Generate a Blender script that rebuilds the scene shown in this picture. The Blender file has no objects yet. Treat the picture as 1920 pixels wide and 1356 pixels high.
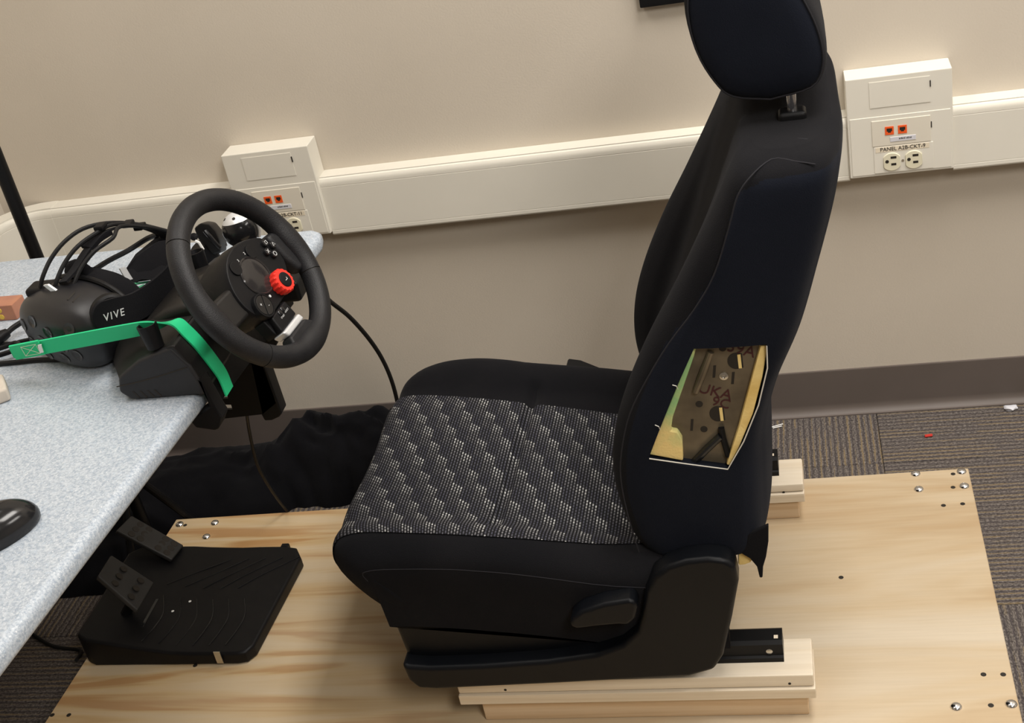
import bpy, bmesh, math, random
import numpy as np
from mathutils import Vector, Matrix, noise as mnoise

PI = math.pi
SC = bpy.context.scene
COL = SC.collection
random.seed(7)

# ------------------------------------------------------------------ camera, world, lights, exposure
cam_d = bpy.data.cameras.new('camera'); cam = bpy.data.objects.new('camera', cam_d); COL.objects.link(cam)
cam_d.sensor_fit = 'HORIZONTAL'; cam_d.sensor_width = 36.0; cam_d.lens = 46.5614; cam_d.clip_start = 0.05
_R = ((0.9715, 0.0770, 0.2240), (0.1529, 0.5184, -0.8414), (-0.1809, 0.8517, 0.4919))
cam.matrix_world = Matrix.Translation(Vector((-0.0000, -2.3347, 1.5443))).__matmul__(Matrix(_R).to_4x4())
SC.camera = cam

world = bpy.data.worlds.new('world'); SC.world = world; world.use_nodes = True
bg = world.node_tree.nodes['Background']; bg.inputs[0].default_value = (1.0, 0.97, 0.93, 1); bg.inputs[1].default_value = 0.03

def troffer_light(name, x, y, power, sx=0.6, sy=1.2, z=2.66):
    d = bpy.data.lights.new(name, 'AREA'); d.shape = 'RECTANGLE'; d.size = sx; d.size_y = sy; d.energy = power
    d.color = (1.0, 0.955, 0.90)
    o = bpy.data.objects.new(name, d); COL.objects.link(o); o.location = (x, y, z)
    return o
troffer_light('ceiling_lamp_near_wall', 0.36, -0.70, 46)
troffer_light('ceiling_lamp_left', -1.05, -0.9, 15)
troffer_light('ceiling_lamp_room', 1.0, -2.9, 66)
troffer_light('ceiling_lamp_right', 2.0, -1.0, 36)
SC.view_settings.view_transform = 'Standard'
SC.view_settings.look = 'None'
SC.view_settings.gamma = 1.0
SC.view_settings.use_curve_mapping = False
SC.view_settings.exposure = 0.0

# ------------------------------------------------------------------ node helpers
def newmat(name, col=(0.5, 0.5, 0.5), rough=0.5, metal=0.0, spec=0.35):
    m = bpy.data.materials.new(name); m.use_nodes = True
    b = m.node_tree.nodes['Principled BSDF']
    b.inputs['Base Color'].default_value = (*col, 1); b.inputs['Roughness'].default_value = rough
    b.inputs['Metallic'].default_value = metal; b.inputs['Specular IOR Level'].default_value = spec
    return m
def nd(m, t, ins=None, **props):
    n = m.node_tree.nodes.new(t)
    for k, v in props.items(): setattr(n, k, v)
    for k, v in (ins or {}).items():
        if isinstance(v, bpy.types.NodeSocket): m.node_tree.links.new(v, n.inputs[k])
        else: n.inputs[k].default_value = v
    return n
def ma(m, op, a, b=0.0, c=None):
    ins = {0: a, 1: b}
    if c is not None: ins[2] = c
    return nd(m, 'ShaderNodeMath', ins, operation=op).outputs[0]
def bs(m): return m.node_tree.nodes['Principled BSDF']
def lk(m, a, b): m.node_tree.links.new(a, b)
def mixc(m, f, a, b, blend='MIX'):
    n = nd(m, 'ShaderNodeMix', data_type='RGBA', blend_type=blend)
    for i, v in ((0, f), (6, a), (7, b)):
        if isinstance(v, bpy.types.NodeSocket): lk(m, v, n.inputs[i])
        else: n.inputs[i].default_value = v if i == 0 else (*v[:3], 1)
    return n.outputs[2]
def coords(m, sx=1, sy=1, sz=1, which='Object'):
    tc = nd(m, 'ShaderNodeTexCoord')
    mp = nd(m, 'ShaderNodeMapping', {0: tc.outputs[which]}); mp.inputs['Scale'].default_value = (sx, sy, sz)
    return mp.outputs[0]
def noise(m, vec, scale, detail=3.0, rough=0.5, dist=0.0):
    return nd(m, 'ShaderNodeTexNoise', {'Vector': vec, 'Scale': scale, 'Detail': detail, 'Roughness': rough, 'Distortion': dist}).outputs['Fac']
def ramp(m, f, stops):
    r = nd(m, 'ShaderNodeValToRGB', {0: f}); e = r.color_ramp.elements
    while len(e) < len(stops): e.new(0.5)
    for i, (p, c) in enumerate(stops): e[i].position = p; e[i].color = (*c, 1) if len(c) == 3 else c
    return r.outputs[0]
def bump(m, h, strength=0.3, dist=0.001):
    b = nd(m, 'ShaderNodeBump', {'Height': h, 'Strength': strength, 'Distance': dist})
    lk(m, b.outputs[0], bs(m).inputs['Normal'])
def textured(name, c1, c2, scale, rough=0.6, bumps=0.2, bscale=None, metal=0.0, spec=0.30, stretch=(1, 1, 1), bdist=0.001):
    m = newmat(name, c1, rough, metal, spec)
    v = coords(m, *stretch)
    f = noise(m, v, scale)
    lk(m, mixc(m, ramp(m, f, [(0.35, (0, 0, 0)), (0.65, (1, 1, 1))]), c1, c2), bs(m).inputs['Base Color'])
    if bumps: bump(m, noise(m, v, bscale or scale * 4), bumps, bdist)
    return m

M = {}
M['wall'] = textured('wall_paint', (0.560, 0.502, 0.420), (0.575, 0.517, 0.435), 5, 0.55, 0.12, 260, bdist=0.002)
M['ivory'] = textured('ivory_plastic', (0.70, 0.67, 0.59), (0.715, 0.685, 0.605), 12, 0.38, 0.03, 500)
M['ivory_plate'] = textured('ivory_plate', (0.68, 0.635, 0.54), (0.69, 0.645, 0.55), 12, 0.4, 0.03, 500)
M['outlet'] = newmat('outlet_plastic', (0.70, 0.66, 0.50), 0.35)
M['slot'] = newmat('dark_slot', (0.02, 0.016, 0.012), 0.7)
M['orange'] = newmat('jack_orange', (0.80, 0.11, 0.02), 0.4)
M['label'] = newmat('label_paper', (0.62, 0.62, 0.66), 0.5)
M['tape'] = newmat('label_tape', (0.74, 0.66, 0.52), 0.4)
M['ink'] = newmat('black_ink', (0.02, 0.02, 0.02), 0.6)
M['vinyl'] = textured('brown_vinyl', (0.118, 0.097, 0.085), (0.13, 0.107, 0.095), 6, 0.45, 0.08, 120)
M['desk'] = newmat('grey_laminate', (0.6, 0.63, 0.66), 0.42)
_m = M['desk']; _v = coords(_m)
_a = noise(_m, _v, 290, 2.0, 0.6); _b = noise(_m, coords(_m, 1.3, 1, 1), 210, 2.0, 0.6); _c = noise(_m, _v, 560, 1.0)
_col = ramp(_m, _a, [(0.36, (0.285, 0.335, 0.40)), (0.5, (0.375, 0.42, 0.475)), (0.64, (0.465, 0.51, 0.56))])
_col = mixc(_m, ramp(_m, _b, [(0.58, (0, 0, 0)), (0.66, (1, 1, 1))]), _col, (0.39, 0.45, 0.52))
_col = mixc(_m, ramp(_m, _c, [(0.66, (0, 0, 0)), (0.72, (1, 1, 1))]), _col, (0.62, 0.645, 0.67))
lk(_m, _col, bs(_m).inputs['Base Color'])
# carpet: each tile carries its ribs along its own local x axis
M['carpet'] = newmat('ribbed_carpet', (0.1, 0.08, 0.07), 0.95, spec=0.1)
_m = M['carpet']; _tc = nd(_m, 'ShaderNodeTexCoord'); _sep = nd(_m, 'ShaderNodeSeparateXYZ', {0: _tc.outputs['Object']})
_w = noise(_m, coords(_m, 1, 1, 1), 70, 2.0); _y = ma(_m, 'ADD', _sep.outputs[1], ma(_m, 'MULTIPLY', ma(_m, 'SUBTRACT', _w, 0.5), 0.0045))
_rib = ma(_m, 'SINE', ma(_m, 'MULTIPLY', _y, 2 * PI / 0.0115)); _rib01 = ma(_m, 'MULTIPLY_ADD', _rib, 0.5, 0.5)
_fib = noise(_m, coords(_m, 0.6, 1, 1), 330, 2.0, 0.7)
_row = noise(_m, coords(_m, 3, 90, 1), 1.0, 2.0, 0.6)
_col = ramp(_m, _fib, [(0.3, (0.042, 0.036, 0.034)), (0.5, (0.125, 0.108, 0.098)), (0.72, (0.25, 0.22, 0.195))])
_och = ma(_m, 'MULTIPLY', ma(_m, 'GREATER_THAN', _rib01, 0.8), ma(_m, 'GREATER_THAN', _row, 0.5))
_col = mixc(_m, ma(_m, 'MULTIPLY', _och, 0.5), _col, (0.27, 0.195, 0.095))
_col = mixc(_m, ma(_m, 'MULTIPLY', ma(_m, 'LESS_THAN', _rib01, 0.2), 0.65), _col, (0.05, 0.042, 0.046))
lk(_m, _col, bs(_m).inputs['Base Color'])
bump(_m, ma(_m, 'ADD', ma(_m, 'MULTIPLY', _rib01, 0.6), _fib), 0.8, 0.004)

def wood(name, light, mid, dark, scy=9.0, contrast=(0.36, 0.5, 0.66), rough=0.55, fine=0.35, sx=0.55, off=0.0):
    m = newmat(name, light, rough, spec=0.35)
    tc = nd(m, 'ShaderNodeTexCoord')
    mp = nd(m, 'ShaderNodeMapping', {0: tc.outputs['Object']}); mp.inputs['Scale'].default_value = (sx, scy, scy); mp.inputs['Location'].default_value = (off, off * 2, 0)
    f = noise(m, mp.outputs[0], 1.0, 4.0, 0.55, 1.1)
    mp2 = nd(m, 'ShaderNodeMapping', {0: tc.outputs['Object']}); mp2.inputs['Scale'].default_value = (6, 170, 170)
    f2 = noise(m, mp2.outputs[0], 1.0, 3.0, 0.6)
    col = ramp(m, f, [(contrast[0], dark), (contrast[1], mid), (contrast[2], light)])
    col = mixc(m, fine, col, ramp(m, f2, [(0.3, (0.55, 0.5, 0.45)), (0.7, (1, 1, 1))]), 'MULTIPLY')
    lk(m, col, bs(m).inputs['Base Color']); bump(m, f2, 0.12, 0.001)
    return m
M['plywood'] = wood('plywood_veneer', (0.555, 0.475, 0.36), (0.505, 0.40, 0.265), (0.39, 0.255, 0.125), 5.0, (0.30, 0.47, 0.62), fine=0.16, sx=0.75)
_m = M['plywood']
_b = bs(_m); _old = _b.inputs['Base Color'].links[0].from_socket
_sx = nd(_m, 'ShaderNodeSeparateXYZ', {0: nd(_m, 'ShaderNodeTexCoord').outputs['Object']}).outputs[0]
_heart = nd(_m, 'ShaderNodeMapRange', {0: ma(_m, 'ADD', _sx, ma(_m, 'MULTIPLY', noise(_m, coords(_m, 0.8, 5, 1), 1.3, 3.0), 0.9)), 1: 0.70, 2: -0.25, 3: 0.0, 4: 0.85}).outputs[0]
_band = noise(_m, coords(_m, 1.1, 15, 1), 1.0, 3.0, 0.5, 1.6)
_hc = ramp(_m, _band, [(0.38, (0.43, 0.225, 0.075)), (0.46, (0.58, 0.41, 0.21)), (0.58, (0.63, 0.50, 0.33))])
lk(_m, mixc(_m, _heart, _old, _hc), _b.inputs['Base Color'])
M['ply_edge'] = wood('plywood_edge', (0.80, 0.68, 0.47), (0.7, 0.55, 0.35), (0.5, 0.36, 0.2), 200)
M['pine'] = wood('pale_pine', (0.74, 0.66, 0.535), (0.71, 0.62, 0.485), (0.65, 0.54, 0.39), 22, fine=0.2, off=1.3)
M['pine_warm'] = wood('warm_pine', (0.68, 0.535, 0.37), (0.64, 0.48, 0.31), (0.54, 0.36, 0.20), 22, fine=0.25, off=3.1)
M['chrome'] = newmat('chrome', (0.78, 0.78, 0.79), 0.16, 1.0)
M['steel'] = textured('zinc_steel', (0.62, 0.60, 0.55), (0.5, 0.48, 0.44), 60, 0.35, 0.1, 200, metal=1.0)
M['black_metal'] = newmat('black_steel', (0.005, 0.005, 0.0055), 0.42, 0.0, 0.18)
M['silver'] = textured('silver_plastic', (0.60, 0.61, 0.62), (0.66, 0.67, 0.68), 80, 0.36, 0.03, 300, metal=0.35)
M['plastic'] = textured('black_plastic', (0.0042, 0.0042, 0.0050), (0.0055, 0.0055, 0.0063), 30, 0.46, 0.25, 900, bdist=0.0006, spec=0.2)
M['plastic_warm'] = textured('charcoal_plastic', (0.0110, 0.0100, 0.0096), (0.0135, 0.0123, 0.0117), 14, 0.42, 0.2, 900, bdist=0.0006)
M['headset'] = textured('headset_plastic', (0.0085, 0.0085, 0.0105), (0.0105, 0.0105, 0.0125), 14, 0.38, 0.15, 900, bdist=0.0005, spec=0.45)
M['housing'] = textured('housing_plastic', (0.0165, 0.0165, 0.0185), (0.020, 0.020, 0.022), 24, 0.5, 0.25, 900, bdist=0.0006)
M['pedal'] = textured('pedal_plastic', (0.022, 0.0215, 0.021), (0.028, 0.027, 0.026), 20, 0.5, 0.2, 600)
M['plastic_gloss'] = newmat('gloss_black', (0.012, 0.012, 0.013), 0.16)
M['rubber'] = textured('grip_rubber', (0.0085, 0.0085, 0.0100), (0.0115, 0.0115, 0.013), 60, 0.5, 0.5, 700, bdist=0.0008)
M['cover'] = textured('seat_cover_plastic', (0.0022, 0.0028, 0.0042), (0.0028, 0.0034, 0.0048), 20, 0.42, 0.25, 1100, bdist=0.0005, spec=0.2)
M['cable'] = newmat('cable_black', (0.009, 0.009, 0.0095), 0.5, spec=0.2)
M['red'] = newmat('red_dial', (0.78, 0.035, 0.022), 0.38)
M['print'] = newmat('light_print', (0.55, 0.56, 0.56), 0.5)
M['lens'] = newmat('smoky_window', (0.022, 0.02, 0.02), 0.12)
def fabric(name, c1, c2, sheen=0.25):
    m = textured(name, c1, c2, 9, 0.95, 0.5, 900, spec=0.05, bdist=0.0012)
    bs(m).inputs['Sheen Weight'].default_value = sheen; bs(m).inputs['Sheen Roughness'].default_value = 0.5
    bs(m).inputs['Sheen Tint'].default_value = (0.6, 0.6, 0.62, 1)
    return m
M['fab'] = fabric('black_fabric', (0.0066, 0.0066, 0.0078), (0.0084, 0.0082, 0.0094), 0.05)
M['navy'] = fabric('navy_black_fabric', (0.0080, 0.0096, 0.0150), (0.0095, 0.0113, 0.0175), 0.04)
M['seam'] = newmat('seam_thread', (0.014, 0.0135, 0.017), 0.9)
M['cloth'] = fabric('black_cloth', (0.0045, 0.0045, 0.0055), (0.0065, 0.0065, 0.0078), 0.05)
M['foam'] = textured('yellow_foam', (0.86, 0.66, 0.27), (0.70, 0.49, 0.16), 26, 0.85, 0.5, 300)
M['foam_green'] = textured('greenish_foam', (0.82, 0.62, 0.25), (0.30, 0.52, 0.22), 18, 0.85, 0.5, 300)
M['bronze'] = textured('bronze_steel', (0.115, 0.094, 0.066), (0.19, 0.155, 0.105), 22, 0.36, 0.1, 60, metal=0.45)
M['edge_white'] = newmat('white_trim', (0.62, 0.60, 0.54), 0.5)
M['marker'] = newmat('maroon_marker', (0.055, 0.010, 0.012), 0.6)
M['strap'] = newmat('green_webbing', (0.02, 0.42, 0.16), 0.6, spec=0.25)
_m = M['strap']; _uv = nd(_m, 'ShaderNodeTexCoord').outputs['UV']; _s = nd(_m, 'ShaderNodeSeparateXYZ', {0: _uv})
_f = ma(_m, 'MULTIPLY_ADD', ma(_m, 'SINE', ma(_m, 'MULTIPLY', _s.outputs[0], 2 * PI / 0.0028)), 0.5, 0.5)
lk(_m, mixc(_m, _f, (0.014, 0.47, 0.185), (0.030, 0.60, 0.27)), bs(_m).inputs['Base Color']); bump(_m, _f, 0.6, 0.0015)
M['thread'] = newmat('pale_thread', (0.55, 0.75, 0.55), 0.7)
M['copper'] = textured('copper_case', (0.42, 0.19, 0.11), (0.34, 0.15, 0.10), 25, 0.35, 0.1)
M['yellow'] = newmat('yellow_dot', (0.62, 0.42, 0.06), 0.5)
M['beige'] = textured('beige_cardboard', (0.50, 0.45, 0.39), (0.55, 0.49, 0.42), 30, 0.8, 0.2)
M['white'] = newmat('white_bits', (0.8, 0.8, 0.78), 0.6)
M['redbit'] = newmat('red_plastic', (0.55, 0.03, 0.02), 0.5)
M['green_wire'] = newmat('green_wire', (0.05, 0.25, 0.13), 0.4)
M['ceil'] = textured('ceiling_tile', (0.75, 0.74, 0.70), (0.7, 0.69, 0.66), 60, 0.9, 0.3)

# woven seat pattern, laid on UV (metres along the cushion, metres across)
M['weave'] = newmat('woven_dash_fabric', (0.02, 0.02, 0.02), 0.9, spec=0.15)
_m = M['weave']; _uv = nd(_m, 'ShaderNodeTexCoord').outputs['UV']; _s = nd(_m, 'ShaderNodeSeparateXYZ', {0: _uv})
_u = ma(_m, 'DIVIDE', _s.outputs[0], 0.0048); _i = ma(_m, 'FLOOR', _u); _uf = ma(_m, 'FRACT', _u)
_g = ma(_m, 'FLOOR', ma(_m, 'DIVIDE', _i, 4.0)); _k = ma(_m, 'SUBTRACT', _i, ma(_m, 'MULTIPLY', _g, 4.0))
_vv = ma(_m, 'ADD', ma(_m, 'DIVIDE', _s.outputs[1], 0.0073), ma(_m, 'MULTIPLY', _k, 0.5)); _j = ma(_m, 'FLOOR', _vv); _vf = ma(_m, 'FRACT', _vv)
_ph = ma(_m, 'SUBTRACT', 0.95, ma(_m, 'FRACT', ma(_m, 'DIVIDE', ma(_m, 'ADD', _j, ma(_m, 'MULTIPLY', _g, 5.25)), 11.0)))
_du = ma(_m, 'ABSOLUTE', ma(_m, 'SUBTRACT', _uf, 0.5)); _dv = ma(_m, 'ABSOLUTE', ma(_m, 'SUBTRACT', _vf, 0.5))
_mask = ma(_m, 'MULTIPLY', ma(_m, 'LESS_THAN', _du, 0.235), ma(_m, 'LESS_THAN', _dv, 0.35))
_wn = nd(_m, 'ShaderNodeTexWhiteNoise', noise_dimensions='2D'); _cmb = nd(_m, 'ShaderNodeCombineXYZ', {0: _i, 1: _j}); lk(_m, _cmb.outputs[0], _wn.inputs['Vector'])
_dash = ramp(_m, _ph, [(0.0, (0.46, 0.46, 0.46)), (0.17, (0.30, 0.295, 0.29)), (0.24, (0.150, 0.147, 0.152)), (0.50, (0.115, 0.113, 0.122)), (0.60, (0.055, 0.055, 0.074)), (1.0, (0.038, 0.038, 0.054))])
_dash = mixc(_m, ma(_m, 'MULTIPLY', _wn.outputs[0], 0.75), _dash, (0.08, 0.08, 0.09))
_base = mixc(_m, ma(_m, 'LESS_THAN', _du, 0.27), (0.006, 0.006, 0.0068), (0.013, 0.0125, 0.016))
lk(_m, mixc(_m, _mask, _base, _dash), bs(_m).inputs['Base Color']); bump(_m, _mask, 0.4, 0.0008)

# ------------------------------------------------------------------ geometry helpers
def wloc(o):
    v = Vector((0, 0, 0))
    while o: v += Vector(o.location); o = o.parent
    return v
def link(name, bm, mats, parent=None, angle=35, label=None):
    bmesh.ops.recalc_face_normals(bm, faces=bm.faces)
    me = bpy.data.meshes.new(name)
    if parent:
        off = wloc(parent); bmesh.ops.translate(bm, verts=bm.verts, vec=-off)
    bm.to_mesh(me); bm.free()
    for mt in (mats if isinstance(mats, (list, tuple)) else [mats]): me.materials.append(mt)
    me.polygons.foreach_set('use_smooth', [True] * len(me.polygons)); me.set_sharp_from_angle(angle=math.radians(angle))
    o = bpy.data.objects.new(name, me); COL.objects.link(o)
    if angle <= 50:
        wn_ = o.modifiers.new('even_shading', 'WEIGHTED_NORMAL'); wn_.keep_sharp = True; wn_.weight = 60
    if parent: o.parent = parent
    if label: o['label'] = label
    return o
def thing(name, label, cat, loc=(0, 0, 0), group=None):
    o = bpy.data.objects.new(name, None); COL.objects.link(o); o.location = loc; o.empty_display_size = 0.05
    o['label'] = label; o['category'] = cat; o['kind'] = 'thing'
    if group: o['group'] = group
    return o
def tag(o, label, cat, group=None):
    o['label'] = label; o['category'] = cat; o['kind'] = 'thing'
    if group: o['group'] = group
    return o
def struct(o): o['kind'] = 'structure'; return o
def rebase(o, p):
    """put a single-mesh thing's origin at p"""
    o.data.transform(Matrix.Translation(-Vector(p))); o.location = p
    return o
def dup(root, loc, label=None, names=None):
    r = root.copy(); COL.objects.link(r); r.location = loc
    if label: r['label'] = label
    for ch in list(root.children):
        c = ch.copy(); COL.objects.link(c); c.parent = r
        for g in ch.children:
            d = g.copy(); COL.objects.link(d); d.parent = c
    return r
def bevel(bm, w, seg=3, angle=30):
    if w <= 0: return bm
    ed = [e for e in bm.edges if len(e.link_faces) == 2 and e.calc_face_angle(0) > math.radians(angle)]
    bmesh.ops.bevel(bm, geom=ed, offset=w, offset_type='OFFSET', segments=seg, affect='EDGES', profile=0.5, clamp_overlap=True)
    return bm
def box(p0, p1, bv=0.0, seg=2, bm=None):
    own = bmesh.new()
    r = bmesh.ops.create_cube(own, size=1.0)
    c = [(a + b) / 2 for a, b in zip(p0, p1)]; s = [abs(b - a) for a, b in zip(p0, p1)]
    bmesh.ops.scale(own, verts=own.verts, vec=s); bmesh.ops.translate(own, verts=own.verts, vec=c)
    bevel(own, bv, seg)
    return own if bm is None else merge(bm, own)
def merge(bm, other):
    me = bpy.data.meshes.new('tmp'); other.to_mesh(me); other.free(); bm.from_mesh(me); bpy.data.meshes.remove(me)
    return bm
def poly(pts, d, bv=0.0, seg=3, bm=None):
    """extrude the 3D polygon by the vector d"""
    own = bmesh.new()
    vs = [own.verts.new(p) for p in pts]; f = own.faces.new(vs)
    r = bmesh.ops.extrude_face_region(own, geom=[f])
    bmesh.ops.translate(own, verts=[v for v in r['geom'] if isinstance(v, bmesh.types.BMVert)], vec=d)
    bmesh.ops.recalc_face_normals(own, faces=own.faces)
    bevel(own, bv, seg)
    return own if bm is None else merge(bm, own)
def xz(pts, y0, y1, bv=0.0, seg=3): return poly([(x, y0, z) for x, z in pts], (0, y1 - y0, 0), bv, seg)
def cr(pts, n):
    """Catmull-Rom resample of a list of tuples, n samples per span"""
    P = [np.array(p, float) for p in pts]; P = [2 * P[0] - P[1]] + P + [2 * P[-1] - P[-2]]
    out = []
    for i in range(1, len(P) - 2):
        for k in range(n):
            t = k / n; a, b, c, d = P[i - 1:i + 3]
            out.append(0.5 * (2 * b + (c - a) * t + (2 * a - 5 * b + 4 * c - d) * t * t + (3 * b - a - 3 * c + d) * t ** 3))
    out.append(P[-2]); return out
def loft(rings, closed=True, cap=True, bm=None):
    own = bmesh.new(); R = [[own.verts.new(tuple(p)) for p in r] for r in rings]; n = len(R[0])
    for a, b in zip(R[:-1], R[1:]):
        for i in range(n if closed else n - 1):
            j = (i + 1) % n
            try: own.faces.new((a[i], a[j], b[j], b[i]))
            except ValueError: pass
    if cap and closed:
        own.faces.new(list(reversed(R[0]))); own.faces.new(R[-1])
    return own if bm is None else merge(bm, own)
def tube(pts, r, seg=10, smooth=0, bm=None, flat=1.0, up=(0, 0, 1)):
    P = [Vector(tuple(p)) for p in (cr(pts, smooth) if smooth else pts)]
    rings = []; n0 = None
    for i, p in enumerate(P):
        t = (P[min(i + 1, len(P) - 1)] - P[max(i - 1, 0)]).normalized()
        if n0 is None:
            n0 = t.cross(Vector(up)); n0 = n0 if n0.length > 1e-3 else t.cross(Vector((1, 0, 0)))
        n0 = (n0 - t * n0.dot(t)).normalized(); b0 = t.cross(n0)
        rr = r[min(i, len(r) - 1)] if isinstance(r, (list, tuple)) else r
        rings.append([p + n0 * math.cos(a) * rr + b0 * math.sin(a) * rr * flat for a in (2 * PI * k / seg for k in range(seg))])
    return loft(rings, bm=bm)
def ribbon(pts, dirs, w, th=0.0016, smooth=6, name='ribbon'):
    """flat band: centre line pts, width direction per point; UV.x runs along it"""
    n = len(pts); both = cr([tuple(p) + tuple(Vector(d).normalized()) for p, d in zip(pts, dirs)], smooth)
    rings = []; P = []
    for i, q in enumerate(both):
        P.append((Vector(q[:3]), Vector(q[3:]).normalized()))
    for i, (p, d) in enumerate(P):
        t = (P[min(i + 1, len(P) - 1)][0] - P[max(i - 1, 0)][0]).normalized(); nn = t.cross(d).normalized() * th
        rings.append([p + d * w / 2 + nn, p + d * w / 2 - nn, p - d * w / 2 - nn, p - d * w / 2 + nn])
    bm = loft(rings)
    uv = bm.loops.layers.uv.new('UVMap'); bm.verts.ensure_lookup_table()
    s = [0.0]
    for (a, _), (b, _) in zip(P[:-1], P[1:]): s.append(s[-1] + (b - a).length)
    for f in bm.faces:
        for l in f.loops: l[uv].uv = (s[min(l.vert.index // 4, len(s) - 1)] if l.vert.index >= 0 else 0, 0.0 if l.vert.index % 4 < 2 else w)
    return bm
def cyl(p, axis, r, h, seg=24, r2=None, bm=None, bv=0.0):
    ax = Vector(axis).normalized(); u = ax.orthogonal().normalized(); v = ax.cross(u); p = Vector(p)
    r2 = r if r2 is None else r2
    prof = [(r, 0), (r2, h)] if bv <= 0 else [(r, 0), (r2, h - bv), (r2 - bv * 0.3, h - bv * 0.3), (r2 - bv, h)]
    return loft([[p + ax * z + (u * math.cos(a) + v * math.sin(a)) * q for a in (2 * PI * k / seg for k in range(seg))] for q, z in prof], bm=bm)
def lathe(p, axis, prof, seg=32, bm=None):
    ax = Vector(axis).normalized(); u = ax.orthogonal().normalized(); v = ax.cross(u); p = Vector(p)
    return loft([[p + ax * z + (u * math.cos(a) + v * math.sin(a)) * max(q, 1e-4) for a in (2 * PI * k / seg for k in range(seg))] for q, z in prof], bm=bm)
def basis(ex, ey, ez, o):
    return Matrix((( ex[0], ey[0], ez[0], o[0]), (ex[1], ey[1], ez[1], o[1]), (ex[2], ey[2], ez[2], o[2]), (0, 0, 0, 1)))
def text_bm(s, size, mat4, depth=0.0003, align='CENTER', shear=0.0, space=1.0):
    cu = bpy.data.curves.new('txt', 'FONT'); cu.body = s; cu.size = size; cu.align_x = align; cu.align_y = 'CENTER'; cu.extrude = depth; cu.shear = shear; cu.space_character = space
    cu.resolution_u = 3
    o = bpy.data.objects.new('txt', cu); COL.objects.link(o)
    dg = bpy.context.evaluated_depsgraph_get(); me = bpy.data.meshes.new_from_object(o.evaluated_get(dg))
    bpy.data.objects.remove(o); bpy.data.curves.remove(cu)
    bm = bmesh.new(); bm.from_mesh(me); bpy.data.meshes.remove(me); bm.transform(mat4)
    return bm
def add_flecks(bm): return bm
def jitter(bm, amp, sc, seed=0):
    for v in bm.verts: v.co += Vector(mnoise.noise_vector(v.co * sc + Vector((seed, seed, seed)))) * amp

# ------------------------------------------------------------------ room shell
XL, XR, YF, ZC = -1.632, 3.6, -6.5, 2.7
struct(link('wall_back', box((XL - 0.1, 0, 0), (XR, 0.1, ZC)), M['wall']))
struct(link('wall_left', box((XL - 0.1, YF, 0), (XL, 0, ZC)), M['wall']))
struct(link('wall_right', box((XR, YF, 0), (XR + 0.1, 0.1, ZC)), M['wall']))
struct(link('wall_front', box((XL - 0.1, YF - 0.1, 0), (XR + 0.1, YF, ZC)), M['wall']))
struct(link('ceiling', box((XL - 0.1, YF - 0.1, ZC), (XR + 0.1, 0.1, ZC + 0.1)), M['ceil']))
flo = struct(link('floor', box((XL - 0.1, YF - 0.1, -0.12), (XR + 0.1, 0.1, -0.006)), M['carpet']))
# carpet tiles, quarter-turned against each other
T = 0.411; TX0 = 0.108; TY0 = -0.189
tile_me = None
for i in range(-5, 7):
    for j in range(-1, 8):
        x0, x1 = TX0 + i * T, TX0 + (i + 1) * T; y1 = TY0 - j * T; y0 = y1 - T
        cx0, cx1, cy1 = max(x0, XL), min(x1, XR), min(y1, 0.0)
        if cx1 - cx0 < 0.02: continue
        rot = {(-1, -1): 1, (0, -1): 0, (0, 0): 0, (0, 1): 1, (1, -1): 0, (1, 0): 0, (1, 1): 0, (-5, 0): 1, (-4, 0): 1, (-4, 1): 0, (-5, 1): 0, (-3, -1): 0}.get((i, j), (i * 7 + j * 3) % 2)
        full = abs(cx1 - cx0 - T) < 1e-6 and abs(cy1 - y0 - T) < 1e-6
        g = 0.0006
        cx, cy = (cx0 + cx1) / 2, (y0 + cy1) / 2
        if full and tile_me:
            o = bpy.data.objects.new('carpet_tile', tile_me); COL.objects.link(o)
        else:
            hx, hy = (cx1 - cx0) / 2 - g, (cy1 - y0) / 2 - g
            if rot: hx, hy = hy, hx
            o = link('carpet_tile', box((-hx, -hy, -0.006), (hx, hy, 0.0), 0.0012, 1), M['carpet'])
            if full: tile_me = o.data
        o.parent = flo; o.location = (cx, cy, 0); o.rotation_euler = (0, 0, PI / 2 if rot else 0)

def cove(name, x0, x1):
    prof = [(0, 0.1016), (-0.003, 0.1012), (-0.004, 0.099), (-0.004, 0.022), (-0.0055, 0.013), (-0.009, 0.0065), (-0.0145, 0.003), (-0.0185, 0.0022), (-0.0185, 0.0), (0, 0)]
    return struct(link(name, loft([[(x, y, z) for y, z in prof] for x in (x0, x1)]), M['vinyl'], angle=50))
cove('baseboard_back', XL, XR)
prof = [(0, 0.1016), (0.004, 0.099), (0.004, 0.022), (0.009, 0.0065), (0.0185, 0.0022), (0.0185, 0.0), (0, 0)]
struct(link('baseboard_left', loft([[(XL + a, y, z) for a, z in prof] for y in (YF, 0)]), M['vinyl'], angle=50))

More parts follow.
